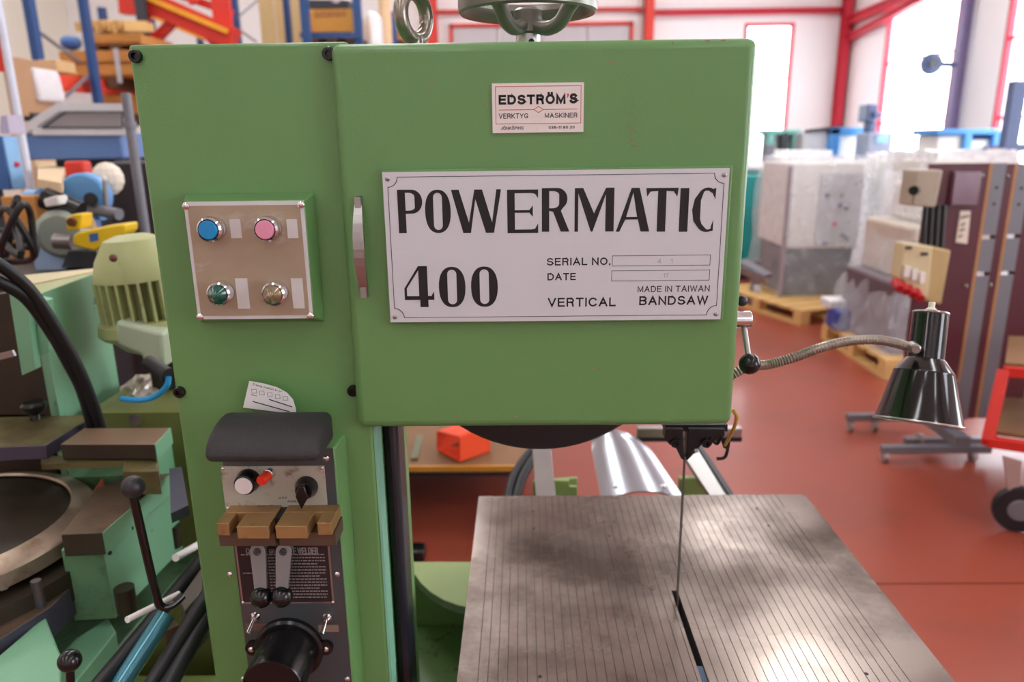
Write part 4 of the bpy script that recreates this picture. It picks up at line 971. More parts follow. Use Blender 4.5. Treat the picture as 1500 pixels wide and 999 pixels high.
# blue cabinet at left edge
bc = thing('switch_cabinet', 'blue switch cabinet at the left edge with a red button', 'cabinet', (-2.15, 3.0, 0))
a, b_ = PY(-70, 200, 2.9), PY(16, 278, 2.9)
MB().box(a.x, b_.x, 2.9, 2.985, b_.z, a.z).build('body', bluec, bc, bev=.004)
c_ = PY(18, 278, 2.9)
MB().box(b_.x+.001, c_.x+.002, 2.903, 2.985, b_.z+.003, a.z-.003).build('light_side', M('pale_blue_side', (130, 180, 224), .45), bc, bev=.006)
MB().lathe([(.011, 0), (.008, .012), (0, .013)], (c_.x+.002, 2.945, PY(24, 241, 2.94).z), (1, 0, 0), 16).build('red_button', crim, bc)
MB().box(a.x+.1, b_.x-.1, 2.93, 2.98, 0, b_.z).build('pedestal', dgrey, bc)
MB().face([(0, 170), (10, 168), (14, 196), (0, 196)], 3.0, .1).build('pale_box_on_top', M('mauve_box', (190, 180, 200), .6), bc)
# poles
tp = thing('grey_tube', 'grey steel tube standing upright left of the bandsaw\'s top corner', 'tube', (PY(183, 240, 2.6).x, 2.6, 0))
q = PY(184, 136, 2.6); MB().cyl((q.x, 2.6, 0), (q.x, 2.6, q.z), .016, n=18).build('tube', greyp, tp)
q2 = PY(184, 183, 2.6); MB().cyl((q.x, 2.6, q2.z-.01), (q.x, 2.6, q2.z+.01), .021, n=18).build('collar', greyp, tp)
wpz = PY(-4, 0, 3.6)
tag(MB().cyl((wpz.x, 3.6, 0), (wpz.x, 3.6, 3.4), .018, n=14).build('white_pole', M('white_pole', (214, 220, 236), .4)), 'thin white pole rising at the far left edge', 'pole')
tag(MB().box(PY(-14, 40, 3.9).x, PY(3, 40, 3.9).x, 3.9, 3.92, PY(0, 105, 3.9).z, 3.6).build('red_post', redb), 'red steel post at the top left corner', 'post')

# ================================================================== RACKS, CRATES (left background)
def post(px0, py0, py1, D, nm, mat, lb, wd_=.07, cat='post', grp=None, z1=3.9):
    q = PY(px0, py0, D)
    o = MB().box(q.x-wd_/2, q.x+wd_/2, D, D+.08, 0, z1).build(nm, mat, smooth=False)
    return tag(o, lb, cat, grp)
rk = thing('pallet_rack', 'blue and orange-red pallet rack at the left holding banded wooden crates', 'rack', (-4.2, 6.8, 0))
def rbox(px, py, D, wd_, z1, nm, mat, par):
    q = PY(px, py, D); return MB().box(q.x-wd_/2, q.x+wd_/2, D, D+.08, 0, z1).build(nm, mat, par, smooth=False)
rbox(52, 90, 6.0, .055, 3.6, 'upright', rackb, rk); rbox(128, 70, 6.6, .052, 3.6, 'upright', rackb, rk)
rbox(150, 40, 8.4, .06, PY(150, 10, 8.4).z, 'rear_upright', rackb, rk)
def rbar(p, D0, q, D1, w_, h__, nm, mat, par): return MB().bar(PY(*p, D0), PY(*q, D1), w_, h__).build(nm, mat, par, smooth=False)
MB().box(PY(20, 98, 5.5).x, PY(54, 98, 5.5).x, 5.72, 6.0, PY(40, 100, 5.5).z, PY(10, 98, 5.5).z-.001).build('shelf_board', wood, rk)
rbar((40, 117), 5.98, (196, 131), 7.4, .06, .13, 'load_beam', rackr, rk)
rbar((30, 96), 7.4, (196, 122), 8.4, .06, .10, 'rear_beam', dgrey, rk)
rbar((45, 38), 6.05, (118, 92), 6.6, .02, .02, 'brace', greyp, rk); rbar((72, 165), 6.05, (128, 112), 6.6, .02, .02, 'brace', greyp, rk)
def crate(px0, px1, py0, py1, D, dep, lb, grp=None, nb=3, mat=None):
    a_ = PY(px0, py1, D); c_ = PY(px1, py0, D); x0, x1, z0, z1 = a_.x, c_.x, a_.z, c_.z
    t = thing('wooden_crate', lb, 'crate', ((x0+x1)/2, D+dep/2, z0), grp)
    h_ = (z1-z0)/nb
    mat = mat or woodo
    for k in range(nb):
        MB().box(x0, x1, D, D+.025, z0+k*h_+.02, z0+(k+1)*h_-.012).build('board', mat, t, smooth=False)
    MB().box(x0+.03, x1-.03, D+.03, D+dep, z0, z1).build('crate_body', mat, t, smooth=False)
    for f_ in (.08, .5, .92): MB().box(x0+(x1-x0)*f_-.05, x0+(x1-x0)*f_+.05, D-.0, D+dep, z0-.09, z0).build('pallet_block', M('dark_wood', (92, 62, 40), .7), t, smooth=False)
    return t, (x0, x1, z0, z1)
t, (x0, x1, z0, z1) = crate(92, 230, 72, 114, 6.9, .8, 'wide banded crate on the rack beam, under the smaller crate', nb=2)
MB().box(x0+(x1-x0)*.56, x0+(x1-x0)*.56+.04, 6.89, 6.9, z0-.05, z1+.01).build('steel_band', lgrey, t)
t, (x0, x1, z0, z1) = crate(128, 205, 48, 66, 6.95, .7, 'smaller topmost crate on the left rack heaped with yellowish offcuts', nb=1)
random.seed(9)
for k in range(9):
    q = PY(136+8*k, 42+random.uniform(-4, 3), 7.1); 
    tag(MB().bar(q-Vector((.08, .1, 0)), q+Vector((.08, .12, .02)), .09, .07).build('timber_offcut', wood, smooth=False), 'pale timber offcuts heaped in the topmost left crate', 'offcut', 'offcuts in the top crate')
tag(MB().sph(PY(104, 63, 6.95), .09, 12, .7).build('blue_bundle', bluec, smooth=False), 'dark blue bundle beside the upright on the wide crate', 'bundle')
crate(140, 200, 138, 168, 7.0, .6, 'crate below the orange-red rack beam', nb=2)
tag(MB().box(PY(0, 82, 5.2).x, PY(30, 170, 5.2).x, 5.2, 5.7, PY(10, 170, 5.2).z, PY(10, 82, 5.2).z).build('cardboard_box', card, bev=.006), 'brown cardboard box at the left edge beside the white pole', 'box')
tag(MB().box(PY(22, 82, 5.5).x, PY(52, 98, 5.5).x, 5.75, 6.0, PY(10, 98, 5.5).z, PY(10, 82, 5.5).z).build('cardboard_box', M('pale_cardboard', (206, 170, 124), .8), bev=.006), 'pale flat cardboard box against the leftmost blue upright', 'box')
tag(MB().face([(22, 100), (48, 98), (60, 140), (58, 150), (50, 146), (44, 166), (28, 166)], 5.4, .3).build('white_sack', M('white_sack', (226, 224, 226), .7), bev=.02), 'slumped white sack right of the cardboard box', 'sack')
tag(MB().box(PY(32, 166, 5.4).x, PY(64, 185, 5.4).x, 5.3, 5.9, 0, PY(40, 166, 5.4).z).build('dark_crate', dgrey), 'dark bin under the white sack', 'bin')
tag(MB().box(PY(12, 178, 4.6).x, PY(44, 200, 4.6).x, 4.6, 5.0, 0, PY(20, 178, 4.6).z).build('pale_box', M('pale_carton')), 'pale carton between the white pole and the hood', 'box')
tag(MB().box(PY(70, 130, 8.6).x, PY(150, 160, 8.6).x, 8.6, 8.9, 0, PY(100, 131, 8.6).z).build('white_pack', M('white_sack')), 'white wrapped stack behind the silver hood', 'package')

# red lifting frame with yellow stripe
gf = thing('lifting_frame', 'red steel lifting frame with a yellow-striped diagonal beam above the bandsaw', 'frame', (-3.6, 7.6, 0))
def gb(p, D0, q, D1, w_, h__, nm, mat): return MB().bar(PY(*p, D0), PY(*q, D1), w_, h__).build(nm, mat, gf, smooth=False)
gb((185, -12), 7.6, (345, 58), 7.6, .18, .20, 'diagonal_beam', redb)
gb((195, -12), 7.48, (333, 46), 7.48, .03, .045, 'yellow_stripe', M('orange_yellow', (240, 170, 40), .5))
gb((230, -20), 7.7, (340, 20), 7.7, .08, .07, 'diagonal_beam', redb)
gb((212, 75), 7.6, (260, 25), 7.6, .08, .08, 'brace', redb); gb((285, 5), 7.6, (275, -20), 7.6, .08, .08, 'brace', redb); gb((330, 75), 7.6, (300, 42), 7.6, .07, .12, 'gusset', redb)
gb((222, 22), 8.4, (300, 55), 8.4, .06, .06, 'rear_beam', M('orange_yellow'))
for px, mt2, D, wd_, nm in ((325, redb, 7.6, .17, 'post'), (207, dgrey, 7.4, .09, 'post'), (213, crim, 7.5, .06, 'post')):
    q = PY(px, 30, D); MB().box(q.x-wd_/2, q.x+wd_/2, D, D+.06, 0, 4.2).build(nm, mt2, gf, smooth=False)
gb((178, 8), 7.9, (235, 12), 7.9, .12, .16, 'cross_beam', redb)
# second rack (centre-left background)
r2 = thing('pallet_rack', 'tall blue rack of slim uprights behind the bandsaw\'s left top edge', 'rack', (-2.6, 8.6, 0))
for px, D, wd_ in ((343, 8.2, .07), (420, 8.6, .06), (446, 8.0, .08), (523, 8.2, .08), (217, 8.5, .08), (288, 8.8, .05)):
    rbox(px, 30, D, wd_, 4.2 if px > 300 else PY(px, 18 if px < 250 else 40, D).z, 'upright', rackb, r2)
rbar((345, 28), 8.2, (378, 0), 8.4, .015, .015, 'brace', greyp, r2); rbar((345, 40), 8.2, (376, 62), 8.4, .015, .015, 'brace', greyp, r2)
rbar((440, 52), 8.2, (530, 52), 8.2, .05, .05, 'load_beam', rackb, r2)
for k, (pa, pb) in enumerate(((378, 400), (401, 443))):
    tag(MB().box(PY(pa, 0, 9.2).x, PY(pb, 0, 9.2).x-.01, 9.2, 9.24, 0, 4.0).build('plywood_sheet', ply, smooth=False), ['narrower plywood sheet left of the wide one', 'wider plywood sheet standing behind two slim blue uprights'][k], 'sheet')
t, (x0, x1, z0, z1) = crate(452, 516, 12, 50, 8.35, .7, 'orange-brown crate with faded stencil between two blue uprights', nb=1, mat=M('golden_crate', (208, 150, 66), .7, var=.12, scale=5))
q = PY(485, 21, 8.34); sm = MB()
for k in range(9): sm.box(q.x-.17+.037*k, q.x-.145+.037*k, 8.346, 8.349, q.z-.03+.006*(k % 3), q.z+.035-.008*(k % 2))
o = sm.build('faded_stencil', M('faded_stencil', (166, 112, 70), .7), t); o['kind'] = 'stuff'
tag(MB().bar(PY(456, 8, 8.5), PY(514, 9, 8.5), .2, .08).build('dark_bundle', dgrey, smooth=False), 'dark long bundle lying on the stencilled crate', 'bundle')
tag(MB().sph(PY(495, 2, 8.5), .12, 12, .5).build('white_bundle', M('white_sack'), smooth=False), 'white plastic bundle on the stencilled crate', 'bundle')
tag(MB().box(PY(532, 20, 8.9).x, PY(552, 20, 8.9).x, 8.9, 9.3, 0, PY(540, 14, 8.9).z).build('white_roll', M('white_sack'), bev=.08), 'upright white roll right of the last blue upright', 'roll')
tag(MB().box(PY(549, 20, 9.1).x, PY(566, 20, 9.1).x, 9.3, 9.5, 0, PY(540, -14, 9.1).z).build('beige_roll', M('beige_roll', (214, 178, 140), .7), bev=.06), 'tall beige roll behind the upright white roll', 'roll')
t, (x0, x1, z0, z1) = crate(563, 592, 42, 60, 11.0, .5, 'small far crate left of the lifting eye', nb=2)
tag(MB().box(x0, x1, 11.0, 11.5, 0, z0-.092).build('white_block', M('white_sack')), 'tall white block under the small far crate', 'block')
q = PY(578, 18, 11.0); tag(MB().box(q.x-.03, q.x+.03, 10.9, 10.95, 0, q.z).build('blue_upright', rackb), 'short thin blue upright in front of the small far crate', 'post')

# ================================================================== LOW DECK AND ORANGE CHUTE
dk = thing('platform_trolley', 'low platform with worn plywood deck and yellow edge beneath the door', 'trolley', (-.3, 3.6, 0))
zd = .33
xa, xb_, yn = PZ(560, 683, zd).x, PZ(790, 682, zd).x, PZ(690, 682, zd).y
MB().box(xa-.3, xb_, yn, yn+1.2, zd-.02, zd).build('deck', plyd, dk)
MB().box(xa-.3, xb_, yn-.012, yn, zd-.022, zd+.002).build('yellow_edge', M('amber_edge', (196, 138, 52), .5), dk)
MB().box(xa-.25, xb_-.05, yn+.3, yn+1.1, .14, zd-.02).build('chassis', dgrey, dk)
for x in (xa-.1, xb_-.12):
    for y in (yn+.15, yn+1.0): MB().cyl((x, y, .06), (x+.04, y, .06), .06, n=18).build('wheel', blackr, dk)
oc = MB(); zt = zd
op = [PY(641, 633, 3.03), PY(672, 641, 2.9), PY(673, 675, 2.9), PY(641, 658, 3.03)]
bkp = [PY(688, 616, 3.2), PY(717, 620, 3.03), PY(717, 660, 3.03), PY(688, 645, 3.2)]
for i in range(4):
    j = (i+1) % 4
    nrm = (op[j]-op[i]).cross(bkp[i]-op[i]).normalized()*.006
    oc.hexa([op[i], op[j], bkp[j], bkp[i]], [op[i]+nrm, op[j]+nrm, bkp[j]+nrm, bkp[i]+nrm])
tag(oc.build('orange_chute', M('orange_red_paint', (238, 78, 36), .45, var=.05), smooth=False), 'orange-red open square metal chute lying on the wooden platform', 'chute')
tag(MB().bar(PY(607, 674, 2.93), PY(617, 632, 3.3), .03, .02).build('green_bar', M('dull_green', (108, 112, 84), .5)), 'dull green bar lying left of the orange-red chute', 'bar')
tag(MB().box(*(lambda a: (a.x-.03, a.x+.04, a.y-.04, a.y+.04, 0, .055))(PZ(609, 818, 0))).build('black_foot', black, bev=.01), 'small black block on the floor beside the green column', 'block')

# ================================================================== RIGHT SIDE
# board stand
stand = thing('display_stand', 'grey wheeled stand carrying three tall maroon boards', 'stand', (2.35, 3.8, 0))
def foot(pa, pb, D, cas):
    a_ = PY(*pa, D); b2 = PY(*pb, D); z = a_.z
    o = MB().box(a_.x, b2.x, D-.02, D+.02, z-.02, z+.02).build('foot_bar', greyp, stand, bev=.002)
    for x in cas:
        MB().cyl((x-.012, D, .03), (x+.012, D, .03), .03, n=18).build('castor', M('castor_steel', (176, 172, 168), .35, .6), stand)
        MB().box(x-.016, x+.016, D-.02, D+.02, .03, z-.02).build('castor_fork', M('castor_steel'), stand)
foot((1240, 611), (1330, 611), 4.05, (PY(1237, 628, 4.05).x+.03, PY(1275, 628, 4.05).x+.02))
foot((1291, 658), (1450, 658), 3.62, (PY(1290, 670, 3.62).x+.02, PY(1424, 670, 3.62).x))
foot((1325, 646), (1450, 646), 3.85, (PY(1345, 660, 3.85).x,))
q = PY(1392, 600, 3.75); MB().box(q.x-.04, q.x+.04, 3.6, 3.9, .09, .14).box(q.x-.02, q.x+.02, 3.74, 3.78, .09, .4).build('stand_column', greyp, stand)
def board(pxl, pxr, D, lb, gear):
    a_ = PY(pxl, 240, D); b2 = PY(pxr, 240, D); zt_ = a_.z
    t = thing('maroon_board', lb, 'board', ((a_.x+b2.x)/2, D, .16))
    MB().box(a_.x, b2.x, D, D+.018, .16, zt_).build('board_panel', maroon, t)
    MB().box(b2.x, b2.x+.015, D-.001, D+.02, .16, zt_).build('wood_edge', M('wood_edge', (176, 122, 72), .6), t)
    for z0_, z1_ in ((.16, .95), (.97, 1.14), (1.16, zt_)):
        MB().box(b2.x+.016, b2.x+.085, D+.0, D+.02, z0_, z1_).build('grey_channel', greyp, t)
    for z_ in (zt_-.12, zt_-.2): MB().lathe([(.008, 0), (.008, .002), (0, .002)], (b2.x+.05, D, z_), (0, -1, 0), 12).build('channel_hole', ink, t)
    MB().box(b2.x+.086, b2.x+.16, D+.03, D+.05, .16, zt_-.1).build('dark_gap_strip', M('gap_black', (30, 28, 36), .5), t)  # black strip stands in for the dark gap between boards
    MB().sph((b2.x-.03, D-.004, .9), .008, 10).build('screw_head', steel, t); MB().sph((b2.x-.03, D-.004, zt_-.06), .008, 10).build('screw_head', steel, t)
    return t, a_.x, b2.x, zt_
t1_, xa, xb_, zt_ = board(1363, 1450, 3.8, 'maroon board carrying beige socket box, nearest to the black lamp shade', True)
board(1474, 1487, 3.82, 'narrow second maroon board right of the one carrying the beige box', False)
board(1512, 1560, 3.84, 'maroon board cut off by the right picture edge', False)
a_ = PY(1440, 255, 3.78); 
MB().box(PY(1393, 300, 3.77).x, PY(1432, 300, 3.77).x, 3.77, 3.8, PY(1400, 301, 3.77).z, PY(1400, 251, 3.77).z).build('clear_cover', M('smoky_cover', (120, 86, 104), .2, var=.3, scale=8), t1_, bev=.004)
MB().face([(1407, 309), (1422, 309), (1417, 357), (1400, 355)], 3.795, .004).build('paper_strip', M('cream_strip', (226, 214, 200), .6), t1_)
for k, (px, py, w_) in enumerate(((1413, 318, .022), (1410.5, 329, .010), (1409.5, 337, .012), (1407, 346, .009))):
    q = PY(px, py, 3.794); MB().bar(q-Vector((w_, 0, .004)), q+Vector((w_, 0, .006)), .002, .012).build('faded_mark', M('faded_mark', (128, 116, 112), .6), t1_)
bx1 = thing('switch_box', 'upper pale grey-beige box with a black knob on the maroon board', 'box', PY(1355, 300, 3.7))
MB().face([(1343, 249), (1382, 249), (1371, 304), (1336, 302)], 3.66, .14).build('box_body', M('grey_beige_box', (170, 158, 140), .5), bx1, bev=.008)
MB().cyl(PY(1341, 279, 3.66), PY(1338, 279, 3.60), .022, n=18).build('knob', black, bx1)
for k in range(4):
    MB().tube([PY(1356+9*k, 300, 3.77), PY(1354+9*k, 330, 3.77), PY(1352+9*k, 364, 3.77)], .012, 8).build('cable', blackr, bx1)
bx2 = thing('socket_box', 'cream socket box with a row of red plugs under the maroon board\'s paper strip', 'box', PY(1365, 420, 3.7))
MB().face([(1325, 356), (1366, 362), (1360, 440), (1318, 408)], 3.55, .1).build('box_front', beige, bx2, bev=.006)
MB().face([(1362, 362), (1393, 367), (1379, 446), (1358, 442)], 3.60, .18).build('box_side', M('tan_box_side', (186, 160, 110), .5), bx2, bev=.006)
for k in range(4):
    q = PY(1317+10.5*k, 423+5*k, 3.50)
    MB().cyl(q, q+Vector((-.0, .05, .03)), .02, n=14).build('red_plug', M('red_plug', (178, 30, 36), .4), bx2)
for k in range(3):
    q = PY(1328+11*k, 399+4.5*k, 3.54); MB().box(q.x-.012, q.x+.012, 3.53, 3.55, q.z-.02, q.z+.03).build('breaker', white, bx2)
for px, py in ((1331, 363), (1354, 372)):
    q = PY(px, py, 3.545); MB().box(q.x-.015, q.x+.015, 3.54, 3.55, q.z-.006, q.z+.006).build('slot', ink, bx2)

# red trolley
tr = thing('red_trolley', 'red tube framed trolley with wooden deck and black wheel at right edge', 'trolley', (2.3, 3.1, 0))
q0 = PY(1481, 548, 3.05); q1 = PY(1457, 653, 2.95)
def tb2(a_, b2): MB().bar(a_, b2, .045, .045).build('frame_tube', M('trolley_red', (216, 44, 34), .4), tr, bev=.004)
TP = Vector((q0.x, 3.1, q0.z)); BL = Vector((q1.x, 3.0, q1.z))
tb2(TP, BL); tb2(TP, TP+Vector((.9, -.35, 0))); tb2(BL, BL+Vector((.9, -.45, -.0)))
tb2(BL, BL+Vector((.35, .45, 0)))
dkm = MB().hexa([BL+Vector((.03, .02, .02)), BL+Vector((.9, -.4, .02)), BL+Vector((1.2, .3, .02)), BL+Vector((.35, .45, .02))], [BL+Vector((.03, .02, .04)), BL+Vector((.9, -.4, .04)), BL+Vector((1.2, .3, .04)), BL+Vector((.35, .45, .04))])
dkm.build('wooden_deck', plyd, tr)
dk2 = MB().hexa([TP+Vector((0, .0, .022)), TP+Vector((.9, -.35, .022)), TP+Vector((1.2, .3, .022)), TP+Vector((.3, .45, .022))], [TP+Vector((0, 0, .036)), TP+Vector((.9, -.35, .036)), TP+Vector((1.2, .3, .036)), TP+Vector((.3, .45, .036))])
dk2.build('wooden_shelf', plyd, tr)
q = PY(1496, 712, 2.92)
MB().lathe([(.0, 0), (.05, 0), (.06, .0), (.098, .004), (.103, .012), (.103, .034), (.098, .042), (0, .042)], (q.x, q.y, .105), (-.35, -1, 0), 36).build('wheel', blackr, tr)
MB().lathe([(0, 0), (.05, 0), (.045, .006), (0, .01)], Vector((q.x, q.y, .105))+Vector((-.35, -1, 0)).normalized()*.04, (-.35, -1, 0), 24).build('wheel_hub', greyp, tr)
MB().face([(1470, 668), (1497, 676), (1492, 725), (1478, 722)], 2.90, .01).build('wheel_fork', M('pinkish_fork', (170, 140, 134), .45), tr)

# pallets and wrapped machines
def pallet(corner_, ang, lx, ly, lb):
    t = thing('wooden_pallet', lb, 'pallet', (corner_[0], corner_[1], 0)); ca, sa = math.cos(ang), math.sin(ang)
    def W(x, y, z): return Vector((corner_[0]+x*ca-y*sa, corner_[1]+x*sa+y*ca, z))
    def bx_(x0, x1, y0, y1, z0, z1, nm): MB().hexa([W(x0,y0,z0),W(x1,y0,z0),W(x1,y1,z0),W(x0,y1,z0)], [W(x0,y0,z1),W(x1,y0,z1),W(x1,y1,z1),W(x0,y1,z1)]).build(nm, wood, t, smooth=False)
    for k in range(7): bx_(0, lx, ly*k/7+.01, ly*(k+1)/7-.02, .12, .142, 'deck_board')
    for x in (0, lx/2-.05, lx-.1):
        for y in (0, ly/2-.05, ly-.1): bx_(x, x+.1, y, y+.1, .022, .12, 'block')
    for x in (0, lx/2-.05, lx-.1): bx_(x, x+.1, 0, ly, 0, .022, 'bottom_board')
    return t
p1 = PZ(1172, 478, 0); pallet((p1.x, p1.y), R(20), .9, 1.3, 'pine pallet under the white wrapped machine with charcoal base')
p2 = PZ(1302, 562, 0); pallet((2.53, 4.98), R(0), .85, 1.12, 'pine pallet under the shrouded machine behind the lamp\'s gooseneck')
w1 = thing('wrapped_machine', 'off-white machine on charcoal base wrapped in clear film, on a pine pallet', 'machine', (2.95, 7.4, .142))
xa, xb_ = PY(1146, 400, 7.25).x, PY(1243, 400, 7.25).x; zt_ = PY(1200, 238, 7.25).z; zm = PY(1200, 362, 7.25).z
MB().box(xa, xb_, 7.2, 8.0, .142, zm).build('charcoal_base', dgrey, w1, bev=.02)
MB().box(xa-.02, xb_+.02, 7.15, 8.05, zm+.002, zt_).build('white_housing', offw, w1, bev=.02)
MB().box(xa+.25, xb_+.0, 7.13, 7.15, zm+.03, zt_-.1).build('control_face', lgrey, w1)
MB().box(xa-.045, xa-.022, 7.15, 7.2, .142, zt_-.03).build('corner_strip', M('grey_violet_strip', (130, 110, 124), .5), w1)
random.seed(12)
for k in range(9):
    x = random.uniform(xa+.3, xb_-.05); z = random.uniform(zm+.05, zt_-.2)
    MB().cyl((x, 7.13, z), (x, 7.11, z), .02, n=12).build('control_button', random.choice([dgrey, crim, bluec, greyp]), w1)
def wrap(name_, pts_b, pts_t, zb_, zt__, mat, par, n_=10, m_=8, amp=.03, seed=1):
    random.seed(seed); b = MB(); rows_ = []
    nb_ = len(pts_b)
    def samp(P__, t):
        t = (t % 1)*nb_; i = int(t); f__ = t-i; a__ = P__[i % nb_]; c__ = P__[(i+1) % nb_]; return Vector((a__[0]+(c__[0]-a__[0])*f__, a__[1]+(c__[1]-a__[1])*f__, 0))
    NN = n_*nb_
    for j in range(m_+1):
        v_ = j/m_; row = []
        for i in range(NN):
            q = samp(pts_b, i/NN)*(1-v_)+samp(pts_t, i/NN)*v_
            q += Vector((random.uniform(-1, 1), random.uniform(-1, 1), 0))*amp; q.z = zb_+(zt__-zb_)*v_+random.uniform(-1, 1)*amp*.6
            row.append(b.bm.verts.new(q))
        rows_.append(row)
    for j in range(m_):
        for i in range(NN):
            k_ = (i+1) % NN; b.bm.faces.new((rows_[j][i], rows_[j][k_], rows_[j+1][k_], rows_[j+1][i]))
    b.bm.faces.new(rows_[-1])
    return b.build(name_, mat, par, ang=80)
wrap('film_wrap', [(xa-.07, 7.05), (xb_+.12, 7.05), (xb_+.12, 8.15), (xa-.07, 8.15)], [(xa-.05, 7.1), (xb_+.06, 7.1), (xb_+.06, 8.1), (xa-.05, 8.1)], .17, zt_+.05, plastic, w1, amp=.014, seed=2)
w2 = thing('wrapped_machine', 'tent-shaped plastic shrouded machine with dark brown base behind the gooseneck', 'machine', (2.9, 5.9, .142))
xa, xb_ = PY(1238, 480, 5.6).x, PY(1342, 480, 5.6).x
brn = M('dark_mauve_base', (92, 76, 84), .5)
zA, zB, zC = PY(1290, 415, 5.2).z, PY(1290, 330, 5.3).z, PY(1330, 268, 5.4).z
MB().box(2.62, 3.35, 5.12, 6.0, .142, zA).build('brown_base', brn, w2, bev=.02)
MB().box(2.72, 3.35, 5.2, 5.95, zA, zB).build('machine_body', M('beige_body', (196, 184, 170), .5), w2, bev=.03)
MB().box(2.86, 3.3, 5.3, 5.85, zB, zC).build('upper_body', offw, w2, bev=.03)
wrap('plastic_shroud', [(2.52, 5.02), (3.42, 5.02), (3.42, 6.08), (2.52, 6.08)], [(2.84, 5.3), (3.3, 5.3), (3.3, 5.9), (2.84, 5.9)], .17, zC+.06, plastic, w2, amp=.018, seed=4)
tag(MB().box(*(lambda a: (a.x-.07, a.x+.09, a.y-.1, a.y+.1, .145, .30))(PY(1229, 480, 5.9))).build('blue_tub', M('deep_blue_tub', (44, 66, 150), .45), bev=.01), 'small deep blue tub on the pallet under the shroud', 'tub')
tag(MB().box(*(lambda a: (a.x-.1, a.x+.1, a.y-.1, a.y+.1, .301, .37))(PY(1225, 455, 6.0))).build('white_packet', M('white_sack'), bev=.01), 'small white packet stacked on the blue tub', 'package')
# milky covered machines further back
def covered(pxa, pxb, pyt, D, dep, lb, seed, mat=None, sh=.1):
    xa_, xb__ = PY(pxa, 230, D).x, PY(pxb, 230, D).x; z_ = PY(pxa, pyt, D).z
    t = thing('covered_machine', lb, 'machine', ((xa_+xb__)/2, D+dep/2, 0))
    MB().box(xa_+.08, xb__-.08, D+.06, D+dep-.05, 0, z_-.06).build('body', offw, t, bev=.03)
    wrap('cover', [(xa_-.03, D), (xb__+.03, D), (xb__+.03, D+dep), (xa_-.03, D+dep)], [(xa_+sh, D+.08), (xb__-sh, D+.08), (xb__-sh, D+dep), (xa_+sh, D+dep)], .05, z_, mat or plasticw, t, amp=.03, seed=seed)
covered(1225, 1290, 236, 8.3, .8, 'low milky-wrapped machine between the two clear-wrapped ones', 21)
covered(1303, 1362, 226, 8.3, .8, 'milky plastic covered machine directly behind the maroon board\'s left edge', 22)
covered(1365, 1520, 222, 6.2, .9, 'wide milky plastic cover showing above the maroon boards', 23)
covered(1135, 1230, 222, 10.2, .8, 'far pale covered machine right of the teal one', 24)
# teal machine and steel cart
tm = thing('teal_machine', 'teal machine with a red emergency button right beside the saw door', 'machine', (2.9, 8.9, 0))
a_, b2 = PY(1090, 256, 8.8), PY(1137, 390, 8.8)
MB().box(a_.x, b2.x, 8.8, 9.5, .12, a_.z).build('cabinet', teal, tm, bev=.03)
MB().box(a_.x+.05, b2.x-.05, 8.9, 9.4, 0, .12).build('plinth', dgrey, tm)
MB().cyl(PY(1120, 325, 8.8), PY(1120, 325, 8.7), .07, .05, n=18).build('emergency_button', redp, tm)
q = PY(1123, 308, 8.79); MB().box(q.x-.09, q.x+.09, 8.78, 8.8, q.z-.03, q.z+.03).build('white_label', label, tm)
q = PY(1123, 287, 8.79); MB().box(q.x-.06, q.x+.06, 8.78, 8.8, q.z-.08, q.z+.05).build('grey_meter', lgrey, tm)
q = PY(1109, 246, 8.9); MB().sph((q.x, 9.1, q.z), .17, 18, .5).build('white_top_bag', M('white_sack'), tm)
q = PY(1128, 225, 9.3); MB().box(q.x-.05, q.x+.05, 9.3, 9.4, a_.z, q.z+.1).build('mast', greyp, tm)
ct = thing('steel_cart', 'low steel cart with a grey castor below the teal machine', 'cart', (2.2, 6.6, 0))
MB().bar(PY(1085, 383, 6.6), PY(1124, 405, 6.4), .16, .04).build('sloping_tray', greyp, ct)
MB().bar(PY(1085, 394, 6.5), PY(1122, 412, 6.35), .05, .05).build('front_rail', steel, ct)
q = PZ(1104, 446, 0); MB().cyl((q.x-.03, q.y, .11), (q.x+.03, q.y, .11), .11, n=28).build('castor', M('castor_steel'), ct)
MB().box(q.x-.04, q.x+.04, q.y-.03, q.y+.03, .11, PY(1110, 405, 6.45).z-.02).build('castor_fork', greyp, ct)
# far blue machines by the windows
def farbox(pa, pb, D, dep, nm, mat, par, z0=None):
    a_ = PY(*pa, D); b2 = PY(*pb, D); return MB().box(a_.x, b2.x, D, D+dep, b2.z if z0 is None else z0, a_.z).build(nm, mat, par, bev=.02)
f1 = thing('blue_machine', 'far white machine with sky blue arched frame left of the grey one', 'machine', (5.0*11/13, 11.4, 0))
farbox((1217, 187), (1271, 198), 11.2, .6, 'top_beam', blues, f1); farbox((1217, 187), (1228, 240), 11.2, .6, 'side_column', blues, f1, 0)
farbox((1228, 198), (1270, 240), 11.3, .5, 'white_body', offw, f1, 0); farbox((1177, 193), (1217, 240), 11.3, .5, 'left_body', lgrey, f1, 0)
MB().bar(PY(1180, 192, 11.3), PY(1232, 186, 11.3), .1, .04).build('lid', dgrey, f1)
f2 = thing('blue_machine', 'far white machine with sky blue frame beneath the fan', 'machine', (4.6, 9.8, 0))
farbox((1372, 189), (1465, 197), 7.9, .5, 'top_beam', blues, f2); farbox((1414, 192), (1420, 240), 7.9, .4, 'column', blues, f2, 0)
farbox((1456, 192), (1465, 240), 7.9, .4, 'column', blues, f2, 0); farbox((1374, 198), (1414, 240), 7.95, .4, 'white_body', offw, f2, 0)
farbox((1421, 204), (1455, 240), 7.95, .4, 'grey_body', lgrey, f2, 0)
f3 = thing('monitor_cabinet', 'far pale grey cabinet with light blue screen between the blue machines', 'cabinet', (5.0, 10.8, 0))
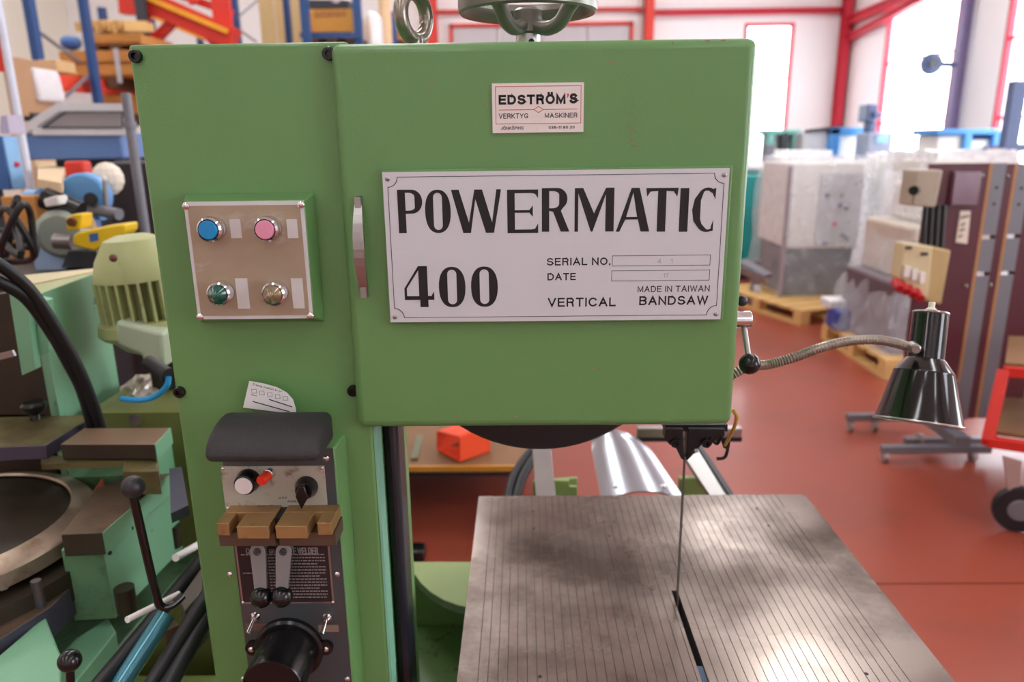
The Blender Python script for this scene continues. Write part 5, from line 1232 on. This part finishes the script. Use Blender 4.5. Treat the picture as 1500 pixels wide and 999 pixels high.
farbox((1273, 194), (1306, 225), 10.4, .4, 'body', M('bluish_grey', (150, 160, 180), .5), f3, 0); farbox((1284, 198), (1300, 210), 10.38, .02, 'screen', M('pale_screen', (150, 200, 230), .3), f3)
f4 = thing('milling_head', 'dark grey machine head silhouetted at the foot of the bright side window', 'machine', (5.1, 10.9, 0))
farbox((1272, 153), (1284, 178), 10.8, .3, 'motor', M('slate', (72, 86, 120), .5), f4); farbox((1280, 164), (1293, 173), 10.75, .2, 'head', M('slate'), f4); farbox((1274, 178), (1282, 200), 10.85, .2, 'column', M('slate'), f4, 0)
f5 = thing('green_machine', 'far pale green framed machine beside the saw door\'s right edge', 'machine', (3.4, 11.6, 0))
farbox((1122, 190), (1175, 197), 11.6, .4, 'top', M('sea_green', (120, 186, 176), .5), f5)
for px in (1126, 1146, 1163): farbox((px, 192), (px+6, 240), 11.6, .3, 'post', M('sea_green') if px != 1146 else dgrey, f5, 0)
farbox((1132, 197), (1172, 240), 11.75, .3, 'body', offw, f5, 0)
fs = thing('dark_stand', 'slate grey upright with spread foot in front of the far right window', 'stand', (4.3, 7.4, 0))
q = PY(1487, 180, 7.2); MB().box(q.x-.06, q.x+.06, 7.2, 7.3, PY(1487, 215, 7.2).z, PY(1487, 118, 7.2).z).build('upright', M('slate'), fs)
MB().face([(1470, 215), (1505, 210), (1520, 222), (1460, 222)], 7.2, .3).build('foot', M('slate'), fs); MB().box(q.x-.15, q.x+.15, 7.3, 7.5, 0, PY(1487, 220, 7.2).z).build('stand_body', offw, fs)
# wall fan on the post
fn = thing('wall_fan', 'round dark fan mounted on the violet-grey post before the window', 'fan', PY(1380, 93, 9.3))
q = PY(1367, 93, 9.2); MB().lathe([(0, 0), (.05, 0), (.12, .03), (.125, .06), (.10, .12), (.03, .14), (0, .14)], q, (.1, 1, 0), 32).build('fan_cage', M('slate'), fn)
MB().lathe([(0, 0), (.055, 0), (.055, .02), (0, .02)], q-Vector((0, .02, 0)), (0, 1, 0), 24).build('fan_hub', dgrey, fn)
MB().cyl(q+Vector((.08, .1, 0)), Vector((5.16, 9.4, q.z)), .03, n=12).build('fan_arm', M('slate'), fn)
